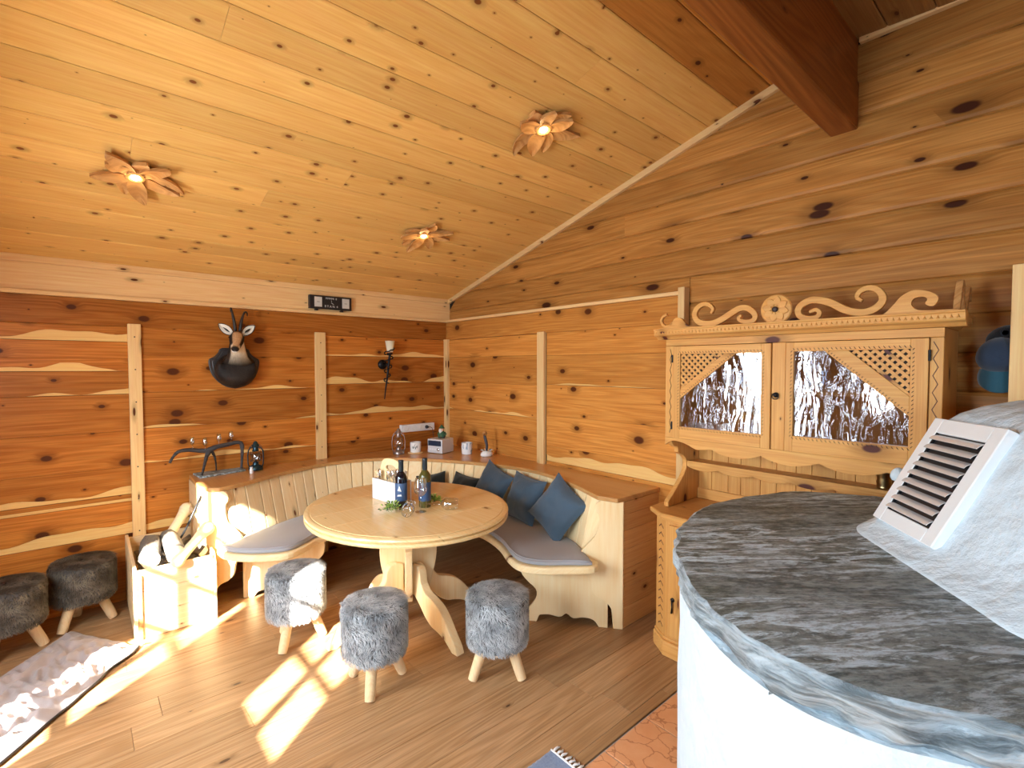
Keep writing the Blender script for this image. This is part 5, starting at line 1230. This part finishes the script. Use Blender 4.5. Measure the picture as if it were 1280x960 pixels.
# carved ornament with tall dark stem
po = thing('carved_pipe_ornament', (-.160, -.875, ZS), 'white leafy ornament with tall curved dark stem and tan knob on the shelf', 'ornament')
obj('white_base', MB().loft([[(r * 1.15 * cos(a), r * .8 * sin(a), z) for a in [2 * pi * k / 18 for k in range(18)]] for z, r in ((0, .045), (.012, .056), (.03, .052), (.045, .038), (.052, .015))]), M['ceramic'], parent=po, smooth=True)
obj('stem', MB().tube([(.0, .004, .05), (.004, .002, .09), (-.006, .002, .13), (-.014, .006, .165), (-.016, .010, .185)], [.009, .012, .014, .013, .012], 12), M['slategrey'], parent=po, smooth=True)
obj('knob', MB().sphere((-.014, .012, .205), (.022, .022, .024), 14), M['carve'], parent=po, smooth=True)
for k in range(9):
    a = 2 * pi * k / 9; d = Vector((cos(a), sin(a), .3)); s = Vector((-sin(a), cos(a), 0)) * .010; p = Vector((.02 * cos(a), .014 * sin(a), .048))
    obj('leaf', MB().add([tuple(p), tuple(p + d * .022 + s + Vector((0, 0, .006))), tuple(p + d * .045 - Vector((0, 0, .004))), tuple(p + d * .022 - s + Vector((0, 0, .006)))], [(0, 1, 2, 3)]), M['ceramic'] if k % 3 else M['green'], parent=po)
# power strip on the wall with plug and cable
ps = thing('power_strip', (-.367, -.007, 1.02), 'white four-socket power strip screwed to the left wall near the corner', 'socket')
obj('housing', MB().box(-.186, .186, -.045, 0, -.036, .036), M['white'], parent=ps, bevel=.005)
for k in range(4):
    obj('socket', MB().lathe([(.027, 0), (.027, .003), (.022, .003), (.021, -.002), (.001, -.002)], 24, frame((-.135 + .09 * k, -.0455, 0), (1, 0, 0), (0, 0, 1), (0, -1, 0))), M['ceramic'], parent=ps, smooth=True, auto=True)
cb = thing('radio_cable', (-.277, -.06, 1.02), 'black plug and cable from the power strip down to the radio', 'cable')
obj('plug', MB().lathe([(.016, 0), (.017, .01), (.012, .03), (.005, .036)], 16, frame((-.277, -.0495, 1.02), (1, 0, 0), (0, 0, 1), (0, -1, 0))), M['rubber'], parent=cb, world=True, smooth=True)
obj('cord', MB().tube([tuple(p) for p in spline([Vector(p) for p in [(-.277, -.085, 1.02), (-.255, -.09, 1.02), (-.225, -.08, 1.0), (-.215, -.08, .94), (-.23, -.12, .87), (-.25, -.24, .835), (-.262, -.33, .85), (-.266, -.392, .87)]], 30)], .0028, 6), M['rubber'], parent=cb, world=True, smooth=True)
# slate plate and antler glass rack
t = thing('stone_plate', (-2.09, -.13, ZS), 'flat grey veined stone plate at the left end of the shelf under the antler', 'plate')
obj('plate_slab', MB().prism([(-2.262, -.035), (-2.247, -.225), (-1.935, -.155), (-1.925, -.035)], ZS, ZS + .012), M['slate'], parent=t, world=True, bevel=.003)
ZP = ZS + .0125
an = thing('antler_rack', (-2.1, -.12, ZP), 'dark antler-like branch rack carrying four small glasses on the stone plate', 'rack')
def br_(path, rad, nm='branch'): obj(nm, MB().tube([tuple(p) for p in spline([Vector(p) for p in path], 40)], [rad[min(len(rad) - 1, int(k / 40 * len(rad)))] for k in range(40)], 10, flat=.8), M['driftwood'], parent=an, world=True, smooth=True)
br_([(-2.415, -.15, .945), (-2.395, -.15, .985), (-2.36, -.14, 1.018), (-2.30, -.13, 1.022), (-2.23, -.12, 1.008), (-2.18, -.12, 1.004), (-2.12, -.12, 1.024), (-2.05, -.12, 1.034), (-1.99, -.12, 1.044), (-1.958, -.12, 1.036), (-1.950, -.12, 1.00), (-1.952, -.12, .93), (-1.958, -.12, ZP + .006)], [.010, .013, .015, .016, .018, .021, .018, .017, .016, .016, .012, .010, .009])
br_([(-2.165, -.12, 1.002), (-2.185, -.13, .97), (-2.20, -.15, .93), (-2.22, -.18, .87), (-2.232, -.20, ZP + .006)], [.019, .015, .012, .010, .008], 'leg')
br_([(-2.155, -.115, 1.0), (-2.13, -.09, .95), (-2.118, -.07, .88), (-2.115, -.06, ZP + .004)], [.011, .009, .007, .006], 'leg')
for k, (x_, z_, nm) in enumerate(((-2.275, 1.033, 'leftmost of the four'), (-2.195, 1.020, 'second from the left of four'), (-2.105, 1.042, 'third from the left of four'), (-2.025, 1.053, 'rightmost of the four'))):
    g_ = thing('schnapps_glass', (x_, -.12, z_), 'small stemmed schnapps glass on the antler rack, ' + nm, 'glass', 'schnapps glasses on the antler rack')
    obj('foot', MB().lathe([(.014, 0), (.014, .0012), (.003, .003)], 16), M['glintglass'], parent=g_, smooth=True)
    obj('stem', MB().lathe([(.0022, .003), (.002, .018), (.004, .022)], 10), M['glintglass'], parent=g_, smooth=True)
    obj('bowl', MB().lathe([(.004, .022), (.014, .030), (.0165, .042), (.015, .060), (.0125, .078), (.0118, .078), (.0142, .060), (.0155, .042), (.013, .031), (.002, .024)], 20, cap=False), M['glintglass'], parent=g_, smooth=True)

# ================================================================ things on the walls
ws = thing('weather_station', (-1.223, -.018, 2.17), 'black wall weather station with two silver dials under the ceiling', 'weather station')
obj('case', MB().box(-.182, .182, -.042, 0, -.056, .058), M['black'], parent=ws, bevel=.004)
for x_ in (-.112, .128):
    d_ = obj('dial_plate', MB().box(x_ - .032, x_ + .032, -.045, -.0425, -.040, .044), M['dialsilver'], parent=ws, bevel=.001)
    obj('pointer', MB().box(x_ - .012, x_ + .012, -.0465, -.0455, .0, .003), M['black'], parent=d_)
def text(s_, loc, size, m, par, nm='lettering'):
    c = bpy.data.curves.new(nm, 'FONT'); c.body = s_; c.size = size; c.extrude = .0004; c.align_x = 'CENTER'; c.materials.append(m)
    tmp = bpy.data.objects.new(nm, c); C.objects.link(tmp); bpy.context.view_layer.update()
    me = bpy.data.meshes.new_from_object(tmp.evaluated_get(bpy.context.evaluated_depsgraph_get())); bpy.data.objects.remove(tmp)
    o = bpy.data.objects.new(nm, me); C.objects.link(o); o.parent = par; o.location = loc; o.rotation_euler = (radians(90), 0, 0); return o
text('MMMMI  8', (.0, -.0435, .028), .022, M['chalk'], ws); text('8 Y A N  4', (.0, -.0435, -.040), .026, M['chalk'], ws)
obj('pointer', MB().tube([(.0, -.044, .02), (.002, -.044, .008)], .0015, 6).tube([(.0, -.044, .0), (.022, -.044, -.014)], .0018, 6), M['chalk'], parent=ws)
for x_ in (-.12, .10): obj('bracket', MB().box(x_ - .012, x_ + .012, -.03, 0, -.070, -.0565), M['black'], parent=ws, bevel=.002)
# sconce
sc = thing('wall_sconce', (-.70, -.007, 1.60), 'wrought iron torch sconce with cream glass cup on the left wall', 'lamp')
def sw(name, mb, m, **k): return obj(name, mb, m, parent=sc, world=True, smooth=True, **k)
sw('backplate', MB().lathe([(.045, 0), (.046, .006), (.038, .018), (.020, .026), (.001, .028)], 28, frame((-.725, -.007, 1.640), (1, 0, 0), (0, 0, 1), (0, -1, 0))), M['iron'])
sw('arm', MB().tube([(-.725, -.03, 1.640), (-.715, -.065, 1.632), (-.700, -.085, 1.650)], .009, 10), M['iron'])
stem = [Vector((-.728, -.055, 1.315)), Vector((-.720, -.065, 1.42)), Vector((-.708, -.078, 1.54)), Vector((-.698, -.088, 1.66)), Vector((-.690, -.092, 1.735))]
st_ = spline(stem, 40); sw('stem', MB().tube([tuple(p) for p in st_], [.004 + .007 * min(1, k / 26) for k in range(40)], 10), M['iron'])
coil = []
for k in range(90):
    q = k / 89; p = st_[int(14 + 25 * q)]; a = q * 2 * pi * 4.2; r_ = .024 + .026 * q; coil.append((p.x + r_ * cos(a), p.y - .0 + r_ * .8 * sin(a), p.z + .0 + .08 * q))
sw('spiral_wire', MB().tube(coil, .0052, 7), M['iron'])
sw('cup_holder', MB().lathe([(.012, 0), (.030, .012), (.024, .020), (.010, .022)], 20, Matrix.Translation((-.690, -.092, 1.728))), M['iron'])
sw('glass_cup', MB().lathe([(.026, 0), (.030, .02), (.044, .105), (.041, .105), (.027, .02), (.022, .004)], 28, Matrix.Translation((-.688, -.092, 1.755)), cap=True), M['frosted'])

# chamois trophy
ch = thing('chamois_trophy', (-1.968, -.006, 1.60), 'mounted chamois head with hooked horns on a dark shield on the left wall', 'trophy')
CX, CZ = -1.968, 1.60
sh_ = curve2([(0, -.150), (.06, -.135), (.115, -.095), (.155, -.040), (.172, .02), (.174, .075), (.140, .095), (.112, .125), (.095, .160), (.04, .165), (0, .166)], 26)
sh_full = sh_ + [(-x, z) for x, z in sh_[::-1][1:-1]]
def chw(name, mb, m, **k): return obj(name, mb, m, parent=ch, world=True, **k)
chw('shield', MB().prism([(CX + x, CZ + z) for x, z in sh_full], 0, .016, frame((0, -.022, 0), (1, 0, 0), (0, 0, 1), (0, 1, 0)) @ Matrix.Identity(4)), M['shieldwood'], bevel=.006)
chw('shield_rim', MB().prism([(CX + x * .88, CZ + z * .88) for x, z in sh_full], 0, .010, frame((0, -.031, 0), (1, 0, 0), (0, 0, 1), (0, 1, 0))), M['shieldwood'], bevel=.005)
def lp(rings_def, colf, name, m, n=26, noi=.0):
    """rings: centre, radius across x, radius along up, tangent"""
    rings = []; cols = []
    for c, rx, ru, tn in rings_def:
        c = Vector(c); tn = Vector(tn).normalized(); sx = Vector((1, 0, 0)); sx = (sx - tn * sx.dot(tn)).normalized(); up = sx.cross(tn).normalized()
        if up.z < 0 and abs(up.z) > abs(up.y): up = -up
        R_ = []
        for k in range(n):
            a = 2 * pi * k / n; p = c + sx * cos(a) * rx + up * sin(a) * ru
            p += (p - c).normalized() * noi * noise.noise(p * 40)
            R_.append(tuple(p)); cols.append(colf(p, c, cos(a), sin(a)))
        rings.append(R_)
    mb = MB().loft(rings); mb.c = cols
    return chw(name, mb, m, smooth=True)
DK = (.012, .009, .008); BR = (.05, .032, .02); TAN = (.50, .30, .15); PALE = (.74, .60, .42); WHT = (.82, .78, .70)
def ncol(p, c, ca, sa):
    if p.z > 1.675 and p.y < c.y - .012 and p.z < 1.84 and abs(ca) < .86: 
        q = min(1, (p.z - 1.675) / .03); return tuple(DK[i] * (1 - q) + PALE[i] * q for i in range(3))
    v = .5 + noise.noise(Vector((p.x * 16, p.y * 16, p.z * 8))); v = max(0, min(1, v - .25)); return tuple(DK[i] * (1 - v) + BR[i] * v for i in range(3))
lp([((CX, -.030, 1.590), .134, .128, (0, -1, .0)), ((CX, -.050, 1.592), .146, .134, (0, -1, .05)), ((CX, -.080, 1.602), .144, .128, (0, -1, .3)), ((CX, -.106, 1.625), .126, .112, (0, -.8, .6)), ((CX, -.122, 1.662), .102, .092, (0, -.4, .9)), ((CX - .002, -.130, 1.700), .070, .064, (0, -.2, 1)), ((CX - .004, -.136, 1.745), .060, .056, (0, -.15, 1)), ((CX - .006, -.140, 1.790), .052, .052, (0, -.1, 1)), ((CX - .006, -.140, 1.835), .040, .046, (0, 0, 1)), ((CX - .006, -.138, 1.858), .018, .02, (0, 0, 1))], ncol, 'neck_and_chest', M['hide'], noi=.006)
hd = Vector((-.26, -.72, -.62)).normalized()       # nose direction
h0 = Vector((CX - .002, -.128, 1.858))
def hcol(p, c, ca, sa):
    t = (p - h0).dot(hd)
    if t > .158: return DK if sa > -.2 else WHT
    if sa < -.55: return WHT if t > .06 else PALE
    if abs(ca) > .62: return DK if t < .14 else PALE
    if t < .03: return BR
    return TAN
hdef = []
for q, rx, ru, off in ((-.012, .020, .020, 0), (.0, .040, .040, 0), (.03, .050, .050, -.004), (.06, .049, .050, -.008), (.09, .041, .042, -.010), (.12, .034, .034, -.010), (.145, .029, .028, -.010), (.163, .026, .024, -.010), (.178, .020, .018, -.010), (.184, .008, .008, -.010)):
    hdef.append((h0 + hd * q + Vector((0, 0, off)), rx, ru, hd))
lp(hdef, hcol, 'head', M['hide'], noi=.002)
upv = Vector((0, .64, .77)).normalized()
for s_ in (-1, 1):
    e = h0 + hd * .055 + Vector((s_ * .043, 0, 0)) + upv * .020; chw('eye', MB().sphere(tuple(e), .009, 10), M['eyeblack'], smooth=True)
    chw('nostril', MB().sphere(tuple(h0 + hd * .180 + Vector((s_ * .010, 0, -.008))), .005, 8), M['eyeblack'], smooth=True)
    # ears: leaf-shaped cups
    b_ = h0 + Vector((s_ * .036, .004, .008)); d = Vector((s_ * .80, .06, .66)).normalized(); n_ = Vector((0, -1, 0)); sd = d.cross(n_).normalized(); rg = []
    for k in range(9):
        t = k / 8; w_ = .031 * sin(pi * (t * .86 + .12)) ** .8; cpt = b_ + d * (.112 * t)
        rg.append([tuple(cpt + sd * w_ * u + n_ * (.012 * (u * u) - .004)) for u in (-1, -.6, -.2, .2, .6, 1)])
    o = chw('ear', MB().loft(rg, closed=False, cap=False), M['earpale'], smooth=True); q_ = o.modifiers.new('s', 'SOLIDIFY'); q_.thickness = .005; q_.offset = -1 if s_ > 0 else 1
    rim = [r[0] for r in rg] + [r[-1] for r in rg[::-1]]; chw('ear_rim', MB().tube(rim, .003, 6), M['hornblack'], smooth=True)
    rgs = [tuple(b_ + d * (.02 + .055 * k / 5) + n_ * .0035) for k in range(6)]; chw('ear_hair', MB().tube(rgs, [.002, .007, .009, .008, .005, .001], 6, flat=.4), M['hornblack'], smooth=True)
hx = h0 + Vector((0, .0, .030))
hp1 = [hx + Vector(v) for v in ((-.016, -.012, 0), (-.020, -.014, .05), (-.028, -.012, .10), (-.036, -.006, .150), (-.038, .010, .172), (-.036, .034, .165), (-.034, .044, .148))]
hp2 = [hx + Vector(v) for v in ((.016, -.012, 0), (.022, -.016, .05), (.032, -.016, .10), (.046, -.010, .138), (.062, .002, .150), (.074, .016, .138), (.076, .024, .120))]
for P in (hp1, hp2): chw('horn', MB().tube([tuple(p) for p in spline(P, 30)], [.0125 * (1 - .75 * (k / 29) ** 1.6) for k in range(30)], 10), M['hornblack'], smooth=True)

# ================================================================ carved flower lamps on the ceiling
sl = math.atan(.2693)
def flower_lamp(x, y_, label, seed, s=1.0):
    r_ = random.Random(seed)
    t = thing('flower_ceiling_lamp', (x, y_, zc(y_)), label, 'lamp', 'carved flower lamps on the ceiling')
    ex = Vector((1, 0, 0)); ey = Vector((0, -cos(sl), sin(sl))); ez = Vector((0, -sin(sl), -cos(sl)))
    F_ = frame((0, 0, 0), ex, ey, ez)
    NP = 9
    for k in range(NP):
        a = 2 * pi * k / NP + r_.uniform(-.12, .12); L = r_.uniform(.125, .20) * s; wd = r_.uniform(.034, .046) * s; bend = r_.uniform(-.35, .35); lift = r_.uniform(.012, .030)
        rg = []; n = 10
        for j in range(n + 1):
            q = j / n; w_ = wd * (sin(pi * min(1, q * .80 + .16)) ** .9) * (1 - .2 * q) + .002; w_ = .0025 if j == n else w_
            aa = a + bend * q * q; r0 = .030 * s + (L - .01) * q
            c = Vector((r0 * cos(aa), r0 * sin(aa))); nn = Vector((-sin(aa), cos(aa))); h = .010 + lift * q * q * 1.1 + (.010 if k % 2 else .0)
            ring = []
            for u, hh in ((-1, 0.006), (-.55, .001), (0, -.004), (.55, .001), (1, .006)): ring.append((c.x + nn.x * w_ * u, c.y + nn.y * w_ * u, h + hh + .004 + .0012 * sin(u * 14)))
            for u, hh in ((1, -.002), (0, -.006), (-1, -.002)): ring.append((c.x + nn.x * w_ * u * .9, c.y + nn.y * w_ * u * .9, h + hh - .006))
            rg.append(ring)
        obj('petal', MB().loft(rg, F_), M['carve'], parent=t, smooth=True, auto=True)
    obj('carved_centre', MB().lathe([(.048 * s, 0.0), (.048 * s, .018), (.040 * s, .030), (.030 * s, .033), (.026 * s, .026), (.022 * s, .022)], 30, F_), M['carve'], parent=t, smooth=True, auto=True)
    mb = MB()
    for k in range(18):
        a = 2 * pi * k / 18; mb.tube([(.026 * s * cos(a), .026 * s * sin(a), .030), (.047 * s * cos(a), .047 * s * sin(a), .026)], .0022, 5, F_)
    obj('carved_rays', mb, M['carve'], parent=t)['kind'] = 'stuff'
    obj('bulb', MB().sphere((0, 0, .026), (.020 * s, .020 * s, .012), 14, F_), M['bulb'], parent=t, smooth=True)
    ld = bpy.data.lights.new('bulb_light', 'POINT'); ld.energy = .7; ld.color = (1.0, .72, .38); ld.shadow_soft_size = .02
    lo = bpy.data.objects.new('bulb_light', ld); C.objects.link(lo); lo.location = Vector((x, y_, zc(y_))) + ez * .055
flower_lamp(-2.643, -1.129, 'carved wooden flower lamp above the chamois trophy side, leftmost on the ceiling', 2)
flower_lamp(-.940, -2.360, 'carved wooden flower lamp nearest the ridge beam, largest in view', 5, 1.12)
flower_lamp(-.946, -1.119, 'carved wooden flower lamp farthest back, lowest on the ceiling near the corner', 8)

# ================================================================ denim rug at the bottom edge
rg_ = thing('denim_rug', (-1.8, -3.3, 0), 'woven blue denim rug corner with white fringe at the bottom of the picture', 'rug')
mb = MB(); nx_, ny_ = 60, 40; RX0, RX1, RY0, RY1 = -2.15, -1.425, -3.40, -2.912
for j in range(ny_ + 1):
    for i in range(nx_ + 1):
        x = RX0 + (RX1 - RX0) * i / nx_; y_ = RY0 + (RY1 - RY0) * j / ny_
        mb.v.append((x + .004 * noise.noise(Vector((x * 20, y_ * 20, 0))), y_ - .03 * (x - RX1) ** 1 * -.3 + .004 * noise.noise(Vector((x * 20, y_ * 20, 5))), .010 + .003 * noise.noise(Vector((x * 40, y_ * 40, 1))) + .0015 * sin(i * 3.1)))
for j in range(ny_):
    for i in range(nx_): a = j * (nx_ + 1) + i; mb.f.append((a, a + 1, a + nx_ + 2, a + nx_ + 1)); mb.m.append(0)
o = obj('woven_cloth', mb, M['denim'], parent=rg_, world=True, smooth=True); q_ = o.modifiers.new('s', 'SOLIDIFY'); q_.thickness = .008
mb = MB()
for k in range(22):
    y_ = RY1 - .012 - k * .0212; mb.tube([(RX1 - .006, y_, .012), (RX1 + .014, y_ + rnd.uniform(-.004, .004), .012), (RX1 + .030, y_ + rnd.uniform(-.008, .008), .007), (RX1 + .042, y_ + rnd.uniform(-.01, .01), .005)], [.004, .0055, .005, .0025], 6)
obj('fringe', mb, M['cottonwhite'], parent=rg_, world=True, smooth=True)['kind'] = 'stuff'
mb = MB().tube([(RX1 - .004, RY1 + .0 - k * .02, .013) for k in range(24)], .004, 6); obj('edge_cord', mb, M['cottonwhite'], parent=rg_, world=True, smooth=True)
